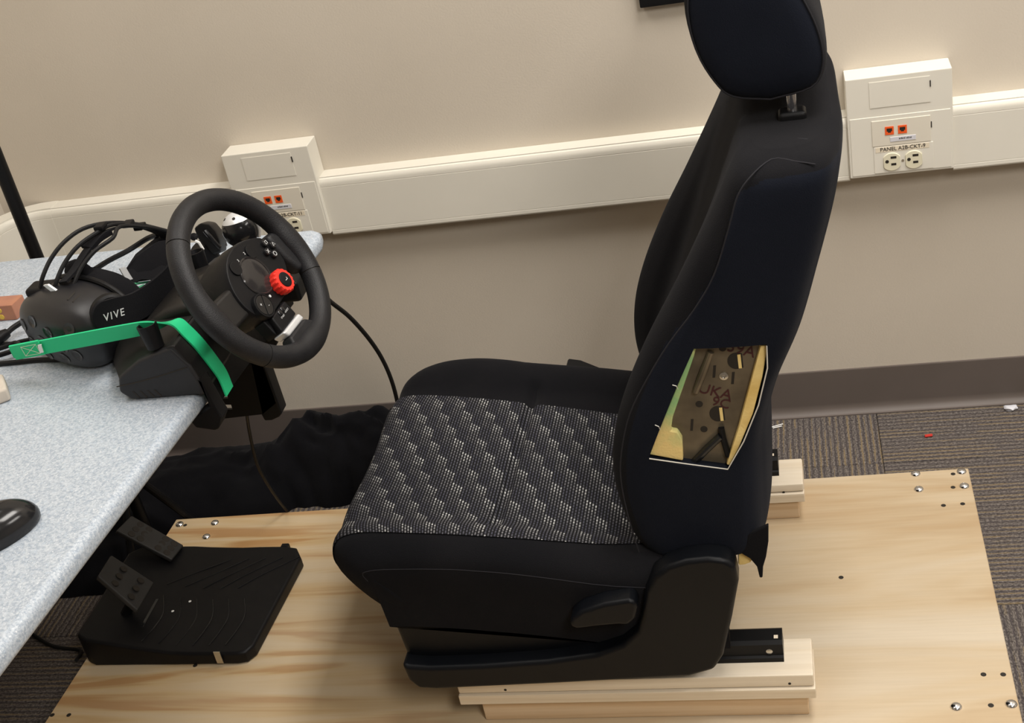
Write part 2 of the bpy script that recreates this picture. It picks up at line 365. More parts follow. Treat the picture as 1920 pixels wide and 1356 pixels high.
# ------------------------------------------------------------------ surface raceway along the wall
RB, RT = 0.528, 0.649
rbase = [(0, RB + 0.002), (0, RT), (-0.0365, RT), (-0.0365, RB + 0.002)]
rcov = [(-0.0375, RT - 0.0015), (-0.041, RT - 0.003), (-0.0437, RT - 0.007), (-0.0445, RT - 0.012), (-0.0445, RT - 0.0175), (-0.0438, RT - 0.0183), (-0.0445, RT - 0.019),
        (-0.0445, RB + 0.011), (-0.0438, RB + 0.0103), (-0.0445, RB + 0.0096), (-0.0445, RB + 0.003), (-0.043, RB), (-0.0375, RB)]
def raceway(x0, x1, label):
    t = thing('cable_raceway', label, 'raceway', (x0, 0, RB), 'raceway lengths along the wall')
    link('channel', loft([[(x, y, z) for y, z in rbase] for x in (x0, x1)]), M['ivory'], t, 30)
    link('cover', loft([[(x, y, z) for y, z in rcov] for x in (x0, x1)]), M['ivory'], t, 25)
    return t
BXL, BXR = -1.094, 0.0837       # left edges of the two boxes
BW, BZ0, BZ1, BD = 0.179, 0.536, 0.7225, 0.054
raceway(-1.500, BXL, 'short length of ivory cable raceway between the wall corner and the left outlet box')
raceway(BXL + BW, BXR, 'long ivory cable raceway on the wall between the two outlet boxes, behind the seat')
raceway(BXR + BW, XR, 'length of ivory cable raceway running right from the right outlet box')
# inside-corner elbow and the run along the left wall
t = thing('raceway_elbow', 'curved ivory raceway elbow in the wall corner behind the black pole', 'raceway', (-1.55, 0, RB))
def elbow(profile):
    rings = [[(-1.500, y, z) for y, z in profile], [(XL + 0.118, y, z) for y, z in profile]]
    for k in range(1, 9):
        a = PI / 2 * k / 8; R0 = 0.118
        c = Vector((XL + R0, -R0))
        rings.append([(c.x - math.sin(a) * (R0 + y), c.y + math.cos(a) * (R0 + y), z) for y, z in profile])
    rings.append([(XL - y, -0.16, z) for y, z in profile])
    return loft(rings)
link('channel', elbow([(-0.0002, RB), (-0.0002, RT + 0.0012), (-0.0375, RT + 0.0012), (-0.0375, RB)]), M['ivory'], t, 25)
link('cover', elbow([(y - 0.0007, z) for y, z in rcov]), M['ivory'], t, 25)
t = thing('cable_raceway', 'ivory cable raceway length on the left wall beyond the corner elbow', 'raceway', (XL, -0.16, RB), 'raceway lengths along the wall')
link('channel', loft([[(XL - y, yy, z) for y, z in rbase] for yy in (-0.162, -1.6)]), M['ivory'], t, 30)
link('cover', loft([[(XL - y, yy, z) for y, z in rcov] for yy in (-0.162, -1.6)]), M['ivory'], t, 25)

# ------------------------------------------------------------------ outlet boxes
def outlet_box(x0, label, circuit):
    t = thing('outlet_box', label, 'outlet box', (x0, 0, BZ0), 'outlet boxes on the wall raceway')
    X = lambda f: x0 + f
    Z = BZ0; F = -BD
    link('housing', box((x0, 0, BZ0), (X(BW), F + 0.0, BZ1), 0.0022, 2), M['ivory'], t)
    # shallow proud lower plate field and the blank knock-out plate
    link('device_plate', box((X(0.004), F + 0.001, Z + 0.004), (X(BW - 0.004), F - 0.0013, Z + 0.1135), 0.0012, 2), M['ivory'], t)
    bp = link('blank_plate', box((X(0.040), F + 0.001, Z + 0.130), (X(0.142), F - 0.0009, Z + 0.177), 0.0), M['ivory'], t)
    for zz in (0.158, 0.083): link('pry_slot', box((X(0.1415), F - 0.0022, Z + zz), (X(0.1432), F + 0.001, Z + zz + 0.011)), M['slot'], t)
    jp = link('jack_plate', box((X(0.041), F, Z + 0.058), (X(0.141), F - 0.0028, Z + 0.106), 0.0008, 2), M['ivory_plate'], t)
    for k in range(2):
        xx = X(0.0635 + k * 0.0222); z0 = Z + 0.0785
        # jack: orange surround with a dark stepped opening
        bm = bmesh.new(); w = 0.0150
        for (a0, b0, a1, b1) in ((0, 0, w, 0.0034), (0, 0.0118, w, 0.0152), (0, 0.0034, 0.0028, 0.0118), (w - 0.0028, 0.0034, w, 0.0118), (0.0028, 0.0034, 0.0048, 0.0058), (w - 0.0048, 0.0034, w - 0.0028, 0.0058)):
            box((xx + a0, F - 0.0036, z0 + b0), (xx + a1, F - 0.0006, z0 + b1), bm=bm)
        j = link('jack', bm, M['orange'], t, label='orange network jack')
        link('jack_opening', box((xx + 0.002, F - 0.0031, z0 + 0.002), (xx + w - 0.002, F - 0.001, z0 + 0.013)), M['slot'], j)
    ls = link('label_strip', box((X(0.0715), F - 0.0022, Z + 0.0645), (X(0.1155), F - 0.0036, Z + 0.0735), 0.0004, 1), M['label'], t, label='small grey label strip under the jacks')
    bm = bmesh.new()
    for k, w in enumerate((1.4, 1.0, 1.5, 1.1, 1.4, 0.6, 1.2, 1.5, 1.0, 1.4, 1.2)):
        xx = X(0.0868 + k * 0.0020); box((xx, F - 0.0037, Z + 0.0680), (xx + w * 0.001, F - 0.0030, Z + 0.0706 + 0.0004 * (k % 3)), bm=bm)
    link('print_line', bm, M['ink'], ls)
    op = link('outlet_plate', box((X(0.0425), F, Z + 0.006), (X(0.1445), F - 0.0025, Z + 0.0565), 0.001, 2), M['ivory'], t)
    tp = link('label_tape', box((X(0.046), F - 0.002, Z + 0.0462), (X(0.138), F - 0.0029, Z + 0.0560), 0.0002, 1), M['tape'], t, label='clear label tape above the outlets')
    link('lettering', text_bm('PANEL A2B-CKT-' + circuit, 0.0098, basis((1, 0, 0), (0, 0, 1), (0, -1, 0), (X(0.0925), F - 0.0031, Z + 0.0512)), 0.00025, space=0.98), M['ink'], tp)
    for k in range(2):
        cx, cz = X(0.0730 + k * 0.0376), Z + 0.0268
        ring = []
        for a in range(32):
            an = 2 * PI * a / 32; r = 0.0172
            ring.append((max(-0.0143, min(0.0143, r * math.cos(an))), r * math.sin(an)))
        bm = loft([[(cx + p * s, F - d, cz + q * s) for p, q in ring] for s, d in ((1, 0.002), (1, 0.0042), (0.96, 0.0049))])
        o = link('outlet', bm, M['outlet'], t, 40, label='cream power outlet face turned sideways')
        for (dx, dz, wx, wz) in ((0.003, 0.0085, 0.0100, 0.0042), (0.003, -0.0045, 0.0088, 0.0042)):
            link('slot', box((cx + dx - wx / 2, F - 0.0052, cz + dz - wz / 2), (cx + dx + wx / 2, F - 0.003, cz + dz + wz / 2)), M['slot'], o)
        link('slot', cyl((cx - 0.0083, F - 0.003, cz + 0.0015), (0, -1, 0), 0.0032, 0.0022, 12), M['slot'], o)
    link('screw', cyl((X(0.0918), F - 0.002, Z + 0.0268), (0, -1, 0), 0.0024, 0.0012, 12), M['steel'], t)
    return t
outlet_box(BXR, 'ivory outlet box right of the car seat, its panel label ending in 9', '9')
outlet_box(BXL, 'ivory outlet box behind the steering wheel, its panel label ending in 11', '11')

# black framed board, only its lower edge shows above the seat
t = thing('framed_board', 'black framed board on the wall above the raceway, only its bottom edge in view', 'board', (-0.255, 0, 0.887))
bm = bmesh.new()
fx0, fx1, fz0, fz1 = -0.255, -0.03, 0.887, 1.16
for p0, p1 in (((fx0, 0, fz0), (fx1, -0.02, fz0 + 0.018)), ((fx0, 0, fz1 - 0.018), (fx1, -0.02, fz1)), ((fx0, 0, fz0 + 0.018), (fx0 + 0.018, -0.02, fz1 - 0.018)), ((fx1 - 0.018, 0, fz0 + 0.018), (fx1, -0.02, fz1 - 0.018))):
    box(p0, p1, 0.002, 2, bm=bm)
link('frame', bm, M['plastic'], t)
link('panel', box((fx0 + 0.017, 0, fz0 + 0.017), (fx1 - 0.017, -0.011, fz1 - 0.017)), M['plastic_gloss'], t)

# ------------------------------------------------------------------ plywood base with bolts
ZP = 0.060
t = thing('plywood_sheet', 'large pale plywood sheet on the carpet carrying the car seat and pedals', 'plywood sheet', (-0.52, -0.9, 0))
c = [(-1.300, -0.326), (0.249, -0.303), (0.236, -1.52), (-1.347, -1.545)]
link('sheet', poly([(x, y, ZP - 0.018) for x, y in c], (0, 0, 0.018), 0.0015, 1), M['plywood'], t)
for k, (yy) in enumerate((-0.36, -0.86, -1.42)):
    link('runner', box((-1.28, yy - 0.04, 0.0), (0.215, yy + 0.04, ZP - 0.018), 0.002, 1), M['pine_warm'], t)
for p in ((0.1572, -0.3123, 0.0600), (0.2363, -0.3135, 0.0600), (0.1581, -0.3590, 0.0600), (0.2353, -0.3567, 0.0600), (0.1567, -0.8837, 0.0600), (0.2325, -0.8805, 0.0600), (-1.2845, -0.3453, 0.0600), (-1.2065, -0.3463, 0.0600), (-1.2085, -0.3906, 0.0600)):
    link('bolt', lathe((p[0], p[1], ZP), (0, 0, 1), [(0.0085, 0), (0.0085, 0.0008), (0.0075, 0.0028), (0.005, 0.0044), (0.002, 0.0051), (0, 0.0052)], 16), M['chrome'], t)
for p in ((0.2211, -0.3185, 0.0600), (0.2162, -0.3581, 0.0600), (0.1941, -0.4088, 0.0600), (0.2262, -0.4070, 0.0600), (0.2031, -0.8197, 0.0600), (0.2306, -0.8206, 0.0600), (0.2046, -0.8818, 0.0600), (-1.2716, -0.3480, 0.0600), (-1.0925, -0.7543, 0.0600), (-1.3154, -0.8654, 0.0600), (-1.2836, -0.8661, 0.0600), (0.0106, -0.5888, 0.0600)):
    link('screw', lathe((p[0], p[1], ZP - 0.001), (0, 0, 1), [(0.0042, 0), (0.0042, 0.0012), (0.0032, 0.0016), (0.0012, 0.0013), (0, 0.0011)], 12), M['slot'], t)

# ------------------------------------------------------------------ wooden risers under the seat rails
def riser(yb, label, z2):
    t = thing('wooden_riser', label, 'riser', (-0.3, yb, ZP), 'wooden risers under the seat')
    b = link('board', box((-0.545, yb + 0.003, ZP), (-0.051, yb + 0.085, ZP + 0.036), 0.0025, 2), M['pine_warm'], t, label='warm toned bottom board')
    box1 = box((-0.576, yb - 0.006, ZP + 0.0415), (-0.039, yb + 0.078, ZP + 0.0605), 0.002, 2)
    jitter(box1, 0.0012, 6); link('board', box1, M['pine'], t)
    link('gap_shade', box((-0.55, yb + 0.012, ZP + 0.036), (-0.055, yb + 0.075, ZP + 0.0415)), M['slot'], t)  # near-black slab fills the gap between boards, its shade put into the colour
    link('board', box((-0.575, yb - 0.002, ZP + 0.062), (-0.040, yb + 0.076, z2), 0.003, 2), M['pine'], t)
    for xx in (-0.075, -0.50): link('screw', cyl((xx, yb - 0.0012, z2 - 0.016), (0, -1, 0), 0.0022, 0.0012, 10), M['slot'], t)
    return t
riser(-0.897, 'near pale wooden board stack under the seat, closest to the bottom edge', 0.1445)
riser(-0.427, 'far pale wooden board stack under the seat, on the wall side', 0.1380)

# ------------------------------------------------------------------ car seat
YC = -0.632
seat = thing('car_seat', 'black fabric car seat with headrest and torn side opening, bolted over wooden boards', 'car seat', (-0.4, YC, 0.14))
# cushion: a centre-line profile in x and z, swept over a crosswise offset curve
cprof = cr([(-0.615, 0.226), (-0.656, 0.262), (-0.698, 0.310), (-0.722, 0.345), (-0.7295, 0.368), (-0.719, 0.389), (-0.686, 0.3975), (-0.62, 0.3955), (-0.54, 0.388), (-0.50, 0.3825), (-0.48, 0.3795), (-0.46, 0.3765), (-0.42, 0.3695), (-0.38, 0.362), (-0.30, 0.347), (-0.20, 0.338), (-0.15, 0.335)], 6)
cx_ = np.array([p[0] for p in cprof]); cz_ = np.array([p[1] for p in cprof])
tx, tz = np.gradient(cx_), np.gradient(cz_); ln = np.hypot(tx, tz); nx, nz = -tz / ln, tx / ln     # outward normal
arc = np.concatenate([[0], np.cumsum(np.hypot(np.diff(cx_), np.diff(cz_)))])
# crosswise: (dy from centre, outward offset)
cross = [(0.262, -0.135), (0.268, -0.08), (0.272, -0.045), (0.272, -0.022), (0.266, -0.004), (0.252, 0.010), (0.235, 0.0165), (0.215, 0.0150), (0.195, 0.0075), (0.180, 0.0015), (0.15, -0.002), (0.10, -0.0035), (0.05, -0.004), (0.0, -0.004)]
cross = cross + [(-a, b) for a, b in reversed(cross[:-1])]
cross = cr(cross, 3)
def cush(i, dy, off, lift=0.0):
    # softer lip: shrink the sideways sweep toward the front underside
    k = max(0.0, min(1.0, (arc[i] - 0.02) / 0.10)); wsc = 0.90 + 0.10 * k ** 0.5
    gx = cx_[i]; fr = max(0.0, min(1.0, (-0.50 - gx) / 0.20)); back_ = fr * 0.052 * max(0.0, (abs(dy) - 0.12) / 0.15) ** 2 * (1.35 if dy > 0 else 0.75)
    hump = 0.010 * math.exp(-((gx + 0.56) / 0.13) ** 2) * max(0.0, min(1.0, (dy - 0.17) / 0.04))
    groove = -0.011 * math.exp(-((gx + 0.478 - 0.02 * dy) / 0.0085) ** 2) if arc[i] > 0.2 and abs(dy) < 0.20 else 0.0
    wave = (0.003 if dy > 0 else 0.0012) * math.sin(gx * 19 + dy * 6) * min(1, max(0, (abs(dy) - 0.16) / 0.05)) + 0.002 * math.sin(dy * 23 + gx * 11)
    d = off + groove + lift + (hump if off > -0.03 else 0.0) + wave * (1 if off > -0.03 else 2.2)
    dn = nz[i] if d < 0 else 1.0
    if off < -0.03:   # side wall: hang straight down below the shoulder instead of along the normal
        s = -0.03; return (cx_[i] + back_ + nx[i] * (s + groove + (off - s) * 0.30), YC + dy * wsc, cz_[i] + nz[i] * s + (off - s) * max(0.0, nz[i]) * 1.05)
    return (cx_[i] + back_ + nx[i] * d, YC + dy * wsc, cz_[i] + nz[i] * d)
bm = bmesh.new()
rows = [[bm.verts.new(cush(i, q[0], q[1])) for q in cross] for i in range(len(cprof))]
for a, b in zip(rows[:-1], rows[1:]):
    for i in range(len(a) - 1): bm.faces.new((a[i], a[i + 1], b[i + 1], b[i]))
bmesh.ops.holes_fill(bm, edges=[e for e in bm.edges if e.is_boundary], sides=0)
cushion = link('cushion', bm, M['fab'], seat, 60)
# patterned centre panel over the cushion
bm = bmesh.new(); uv = bm.loops.layers.uv.new('UVMap')
i0 = int(np.argmin(np.abs(arc - 0.075))); cy_ = [q[0] for q in cross]; co_ = [q[1] for q in cross]
order = np.argsort(cy_); cys = np.array(cy_)[order]; cos_ = np.array(co_)[order]
def panel_edges(i):
    x = cx_[i]; t = min(1, max(0, (x + 0.72) / 0.45))
    return -0.228 - 0.016 * math.sin(PI * t) + 0.012 * t, 0.168 - 0.035 * t
grid = []
for i in range(i0, len(cprof)):
    lo, hi = panel_edges(i)
    grid.append([(bm.verts.new(cush(i, dy, float(np.interp(dy, cys, cos_)), 0.0022)), (arc[i], dy)) for dy in np.linspace(lo, hi, 44)])
for a, b in zip(grid[:-1], grid[1:]):
    for k in range(len(a) - 1):
        q = (a[k], a[k + 1], b[k + 1], b[k]); f = bm.faces.new([w[0] for w in q])
        for l, w in zip(f.loops, q): l[uv].uv = w[1]
link('patterned_panel', bm, M['weave'], cushion, 60, label='woven grey and black dash pattern panel')
# seam along the near shoulder of the cushion
sm = [Vector(cush(i, -0.2712, -0.020, 0.001)) for i in range(18, len(cprof) - 6, 2)]
link('seam', tube(sm, 0.0008, 6), M['seam'], cushion)

# backrest
lev = [(0.347, -0.255, -0.228, -0.086, 0.240), (0.358, -0.266, -0.236, -0.081, 0.247), (0.390, -0.279, -0.245, -0.076, 0.249), (0.46, -0.2885, -0.250, -0.071, 0.250), (0.53, -0.280, -0.238, -0.066, 0.250), (0.60, -0.256, -0.212, -0.046, 0.250),
       (0.68, -0.216, -0.178, -0.010, 0.250), (0.76, -0.168, -0.145, 0.016, 0.250), (0.84, -0.122, -0.113, 0.040, 0.250), (0.885, -0.098, -0.094, 0.050, 0.249), (0.905, -0.088, -0.086, 0.053, 0.246), (0.9165, -0.080, -0.080, 0.053, 0.238),
       (0.924, -0.072, -0.073, 0.050, 0.222), (0.928, -0.058, -0.060, 0.040, 0.195)]
lev = cr(lev, 8)
rings = []
for z, xb, xc, xr, w in lev:
    T_ = xr - xb
    half = [(xr, 0.0), (xr, 0.10), (xr - 0.006, w - 0.075), (xr - 0.013, w - 0.045), (xr - 0.022, w - 0.02), (xr - 0.034, w - 0.0065), (xr - 0.052, w - 0.001), (xr - 0.50 * T_, w + 0.001), (xb + 0.26 * T_, w - 0.0015),
            (xb + 0.15 * T_, w - 0.007), (xb + 0.05 * T_, w - 0.022), (xb, w - 0.045), (xb + 0.03 * (xc - xb), w - 0.066), (xb + 0.45 * (xc - xb), w - 0.098), (xc - 0.004 * 0, w - 0.13), (xc + 0.004, 0.06), (xc + 0.004, 0.0)]
    pts = cr(half, 6)
    ring = [(p[0], YC - p[1], z) for p in pts] + [(p[0], YC + p[1], z) for p in reversed(pts[1:-1])]
    rings.append(ring)
bm = loft(rings)
bmesh.ops.recalc_face_normals(bm, faces=bm.faces)
# cut the torn airbag opening with a boolean (applied here, nothing hidden remains)
opn = [(-0.1505, 0.692), (-0.0600, 0.690), (-0.0615, 0.655), (-0.0775, 0.600), (-0.1015, 0.545), (-0.1265, 0.500), (-0.180, 0.513), (-0.2305, 0.5255), (-0.215, 0.560), (-0.185, 0.625)]
zs = np.array([p[0] for p in lev]); ws = np.array([p[4] for p in lev]); xbs = np.array([p[1] for p in lev]); xrs = np.array([p[3] for p in lev])
me = bpy.data.meshes.new('b'); bm.to_mesh(me); bm.free(); ob = bpy.data.objects.new('b', me); COL.objects.link(ob)
cb = xz(opn, YC - 0.30, YC - 0.195); bmesh.ops.recalc_face_normals(cb, faces=cb.faces)
cme = bpy.data.meshes.new('c'); cb.to_mesh(cme); cb.free(); oc = bpy.data.objects.new('c', cme); COL.objects.link(oc)
md = ob.modifiers.new('d', 'BOOLEAN'); md.operation = 'DIFFERENCE'; md.object = oc; md.solver = 'EXACT'
dg = bpy.context.evaluated_depsgraph_get(); me2 = bpy.data.meshes.new_from_object(ob.evaluated_get(dg))
bpy.data.objects.remove(ob); bpy.data.objects.remove(oc)
bm = bmesh.new(); bm.from_mesh(me2); bpy.data.meshes.remove(me2)
seam_side = [(0.0155, -0.8825, 0.9187), (-0.0024, -0.8825, 0.9215), (-0.0342, -0.8825, 0.9246), (-0.0590, -0.8825, 0.9147), (-0.0763, -0.8825, 0.8949), (-0.0900, -0.8825, 0.8568), (-0.1142, -0.8825, 0.7952), (-0.1434, -0.8825, 0.7495), (-0.1801, -0.8825, 0.7044), (-0.2137, -0.8825, 0.6555), (-0.2446, -0.8825, 0.6018), (-0.2632, -0.8825, 0.5459), (-0.2714, -0.8825, 0.4979), (-0.2704, -0.8825, 0.4369), (-0.2640, -0.8825, 0.3686)]
seam_lo = sorted(seam_side[4:], key=lambda q: q[2]) + [(-0.045, 0, 0.9095), (-0.02, 0, 0.911)]
for f in bm.faces:
    cc = f.calc_center_median(); f.normal_update()
    sxz = float(np.interp(cc.z, [q[2] for q in seam_lo], [q[0] for q in seam_lo])); wz = float(np.interp(cc.z, zs, ws)); xbz = float(np.interp(cc.z, zs, xbs)); xrz = float(np.interp(cc.z, zs, xrs)); low = min(1.0, max(0.0, (0.46 - cc.z) / 0.12))
    if cc.z < 0.911 and ((abs(cc.y - YC) > wz - 0.014 and cc.x > sxz) or cc.x > xrz - 0.24 * (xrz - xbz)) and abs(cc.y - YC) < 0.2525: f.material_index = 1
back = link('backrest', bm, [M['fab'], M['navy']], seat, 40)
link('seam', tube([(x, YC - float(np.interp(z, zs, ws)) - 0.0003, z) for x, y, z in cr(seam_side, 4)], 0.0009, 6), M['seam'], back)
sh = [(0.0095, -0.8117, 0.9277), (-0.0059, -0.8019, 0.9270), (-0.0376, -0.7950, 0.9260), (-0.0571, -0.8082, 0.9220), (-0.0739, -0.8210, 0.9120)]
link('seam', tube([(x, y, z) for x, y, z in cr(sh, 4)], 0.0010, 6), M['seam'], back)
# what shows in the opening
yo = YC - 0.2465
link('metal_bracket', xz([(-0.165, 0.70), (-0.062, 0.70), (-0.064, 0.655), (-0.083, 0.60), (-0.106, 0.545), (-0.125, 0.500), (-0.205, 0.500), (-0.203, 0.525), (-0.215, 0.548), (-0.212, 0.57), (-0.19, 0.625)], yo + 0.013, yo + 0.017, 0.001, 1), M['bronze'], seat, label='dark bronze pressed steel bracket inside the opening')
brk = seat.children[-1]
rib = [(-0.1310, -0.8680, 0.6778), (-0.1445, -0.8680, 0.6468), (-0.1572, -0.8680, 0.6193)]
link('pressed_rib', tube(rib, [0.0045, 0.0055, 0.0045], 10), M['bronze'], brk)
for (u_) in ((-0.1159, -0.8657, 0.6805), (-0.1548, -0.8657, 0.5985), (-0.1529, -0.8657, 0.5586)):
    link('hole', cyl((u_[0], u_[1] + 0.002, u_[2]), (0, -1, 0), 0.0048, 0.0022, 16), M['slot'], brk)
for u_ in ((-0.1010, -0.8657, 0.6601), (-0.1322, -0.8657, 0.5815)):
    ring = [(u_[0] + (0.011 * math.cos(a) if math.cos(a) < 0.5 else 0.0085), u_[2] + 0.012 * math.sin(a)) for a in (2 * PI * k / 24 for k in range(24))]
    link('hole', xz(ring, u_[1] - 0.0003, u_[1] + 0.002), M['slot'], brk)
    link('foam_strip', box((u_[0] + 0.0025, u_[1] - 0.0009, u_[2] - 0.011), (u_[0] + 0.0065, u_[1] + 0.001, u_[2] + 0.0095)), M['foam'], brk)
for u_ in ((-0.1303, -0.8657, 0.6466), (-0.1076, -0.8657, 0.6348), (-0.1682, -0.8657, 0.5666)):
    link('hole', poly([(u_[0] + a, u_[1] - 0.0003, u_[2] + b) for a, b in ((-0.003, -0.009), (0.0005, -0.009), (0.0035, 0.009), (0.0, 0.009))], (0, 0.002, 0)), M['slot'], brk)
u_ = (-0.1187, -0.8657, 0.6391)
link('rivet', lathe((u_[0], u_[1] + 0.001, u_[2]), (0, -1, 0), [(0.0058, 0), (0.0058, 0.0022), (0.003, 0.003), (0.0025, 0.001), (0, 0.001)], 16), M['steel'], brk)
for s_, u_, sz in (('UKA', (-0.1321, -0.8657, 0.6157), 0.022), ('9C', (-0.1264, -0.8657, 0.5978), 0.020), ('39A', (-0.0928, -0.8657, 0.6760), 0.022)):
    link('marker_writing', text_bm(s_, sz, basis((0.93, 0, -0.37), (0.37, 0, 0.93), (0, -1, 0), (u_[0], u_[1] - 0.0004, u_[2])), 0.0002), M['marker'], brk)
fp = [(-0.2294, -0.8720, 0.5299), (-0.1851, -0.8720, 0.5160), (-0.1825, -0.8720, 0.5506), (-0.1874, -0.8720, 0.5630), (-0.1956, -0.8720, 0.5654), (-0.1901, -0.8720, 0.5870), (-0.1518, -0.8720, 0.6781), (-0.1476, -0.8720, 0.6912), (-0.1525, -0.8720, 0.6901), (-0.1880, -0.8720, 0.6162)]
bm = poly([(p[0], yo + 0.003, p[2]) for p in fp], (0, 0.026, 0), 0.003, 2); link('foam_padding', bm, M['foam_green'], seat, label='yellow and green stained seat foam')
fp = [(-0.0587, -0.8720, 0.6845), (-0.0679, -0.8720, 0.6853), (-0.0734, -0.8720, 0.6685), (-0.0902, -0.8720, 0.6161), (-0.1069, -0.8720, 0.5634), (-0.1287, -0.8720, 0.5048), (-0.1219, -0.8720, 0.5026), (-0.0865, -0.8720, 0.5828), (-0.0693, -0.8720, 0.6386)]
bm = poly([(p[0], yo + 0.004, p[2]) for p in fp], (0, 0.025, 0), 0.002, 2); link('foam_padding', bm, M['foam'], seat, label='yellow foam strip along the rear edge of the opening')
ed = [(-0.0600, 0.688), (-0.0620, 0.655), (-0.078, 0.600), (-0.102, 0.545), (-0.1270, 0.502), (-0.180, 0.5145), (-0.229, 0.527)]
link('cut_edge', tube([(x, yo - 0.002, z) for x, z in ed], 0.0009, 8), M['edge_white'], seat, label='whitish cut edge around the opening')
link('cable_clip', tube([(-0.1727, -0.8680, 0.5070), (-0.1523, -0.8700, 0.5296), (-0.1320, -0.8700, 0.5487)], 0.0052, 10), M['plastic_gloss'], seat)
link('cable_clip', tube([(-0.1301, -0.8680, 0.5609), (-0.1290, -0.8690, 0.5444), (-0.1249, -0.8690, 0.5155)], 0.0042, 10), M['plastic'], seat)
link('loose_thread', tube([(-0.1833, -0.8860, 0.6436), (-0.1784, -0.8880, 0.6428), (-0.1774, -0.8850, 0.6360)], 0.0006, 5), M['edge_white'], seat)
link('loose_thread', tube([(-0.2136, -0.8860, 0.5839), (-0.2088, -0.8880, 0.5824), (-0.2078, -0.8850, 0.5752)], 0.0006, 5), M['edge_white'], seat)
# bottom rear: loose flap and the foam behind it
fl = [(-0.140, 0.372), (-0.082, 0.400), (-0.0845, 0.372), (-0.090, 0.345), (-0.0955, 0.328), (-0.0980, 0.308), (-0.1020, 0.308), (-0.1040, 0.328), (-0.1120, 0.343), (-0.128, 0.357)]
bm = xz(fl, YC - 0.243, YC - 0.236, 0.0012, 1); link('cover_flap', bm, M['fab'], seat, label='loose hanging corner of the seat cover')
fo = [(-0.1275, -0.8680, 0.3556), (-0.1147, -0.8680, 0.3511), (-0.1069, -0.8680, 0.3401), (-0.1122, -0.8680, 0.3299), (-0.1214, -0.8680, 0.3265), (-0.1304, -0.8680, 0.3260)]
link('foam_padding', poly([(p[0], -0.868, p[2]) for p in fo], (0, 0.02, 0), 0.003, 2), M['foam'], seat, label='brownish foam at the seat back foot')

# headrest
hp = cr([(-0.030, 0.952), (-0.078, 0.962), (-0.100, 0.985), (-0.1195, 1.030), (-0.125, 1.085), (-0.112, 1.125), (-0.075, 1.145), (-0.030, 1.140), (0.006, 1.108), (0.029, 1.062), (0.040, 1.022), (0.040, 0.988), (0.024, 0.962), (-0.030, 0.952)], 4)[:-1]
hc = np.array([-0.045, 1.045])
rings = []
for o_, s_ in ((-0.122, 0.30), (-0.121, 0.62), (-0.118, 0.80), (-0.112, 0.905), (-0.102, 0.962), (-0.085, 0.99), (-0.05, 1.0), (0.0, 1.005), (0.05, 1.0), (0.085, 0.99), (0.102, 0.962), (0.112, 0.905), (0.118, 0.80), (0.121, 0.62), (0.122, 0.30)):
    rings.append([(hc[0] + (p[0] - hc[0]) * s_, YC + o_, hc[1] + (p[1] - hc[1]) * s_) for p in hp])
bm = loft(rings)
for f in bm.faces:
    f.normal_update()
    if abs(f.normal.y) > 0.72: f.material_index = 1
hr = link('headrest', bm, [M['fab'], M['navy']], seat, 60)
link('seam', tube([(hc[0] + (p[0] - hc[0]) * 0.925, YC - 0.1128, hc[1] + (p[1] - hc[1]) * 0.925) for p in hp + hp[:1]], 0.0012, 6), M['seam'], hr)
for dy in (-0.098, 0.098):
    link('headrest_post', cyl((-0.007, YC + dy, 0.915), (0.02, 0, 1), 0.0062, 0.085, 20), M['chrome'], seat, label='chrome headrest post')
    bm = box((-0.024, YC + dy - 0.014, 0.922), (0.011, YC + dy + 0.013, 0.940), 0.0055, 3); bmesh.ops.translate(bm, verts=bm.verts, vec=(0, 0, -0.002))
    link('post_guide', bm, M['plastic'], seat)

# plastic side cover, recline lever, far-side bracket
cov = [(-0.643, 0.255), (-0.644, 0.205), (-0.640, 0.172), (-0.628, 0.154), (-0.60, 0.1515), (-0.42, 0.157), (-0.215, 0.1655), (-0.178, 0.178), (-0.162, 0.205), (-0.143, 0.275), (-0.1275, 0.340), (-0.1300, 0.368), (-0.142, 0.379), (-0.165, 0.3835), (-0.195, 0.381), (-0.222, 0.372), (-0.243, 0.355),
       (-0.258, 0.328), (-0.268, 0.285), (-0.279, 0.255), (-0.305, 0.230), (-0.345, 0.214), (-0.42, 0.2035), (-0.52, 0.198), (-0.60, 0.197), (-0.632, 0.201)]
bmA = xz([(-0.648, 0.262), (-0.6435, 0.205), (-0.640, 0.172), (-0.628, 0.154), (-0.20, 0.166), (-0.17, 0.19), (-0.14, 0.29), (-0.13, 0.366), (-0.20, 0.372), (-0.262, 0.30), (-0.295, 0.278), (-0.36, 0.266), (-0.50, 0.262)], YC - 0.225, YC - 0.262, 0.010, 3)
bmB = xz(cov[1:], YC - 0.250, YC - 0.288, 0.017, 4)
cvr = link('side_cover', merge(bmA, bmB), M['cover'], seat, 50)
lv = [(-0.372, 0.283), (-0.366, 0.297), (-0.350, 0.310), (-0.315, 0.322), (-0.281, 0.327), (-0.272, 0.324), (-0.2695, 0.312), (-0.276, 0.292), (-0.288, 0.280), (-0.300, 0.282), (-0.33, 0.280), (-0.362, 0.276)]
link('recline_lever', xz(lv, YC - 0.270, YC - 0.302, 0.0085, 3), M['cover'], seat, 50, label='black recline lever')
link('pedestal', box((-0.62, YC - 0.235, 0.170), (-0.16, YC + 0.235, 0.262), 0.01, 2), M['black_metal'], seat)
link('side_cover', xz(cov[1:], YC + 0.244, YC + 0.282, 0.016, 3), M['cover'], seat, 50)
fb = [(-0.4348, -0.3700, 0.3612), (-0.4285, -0.3700, 0.3762), (-0.4074, -0.3700, 0.3710), (-0.3630, -0.3700, 0.3450), (-0.3653, -0.3700, 0.3296), (-0.4352, -0.3700, 0.3468)]
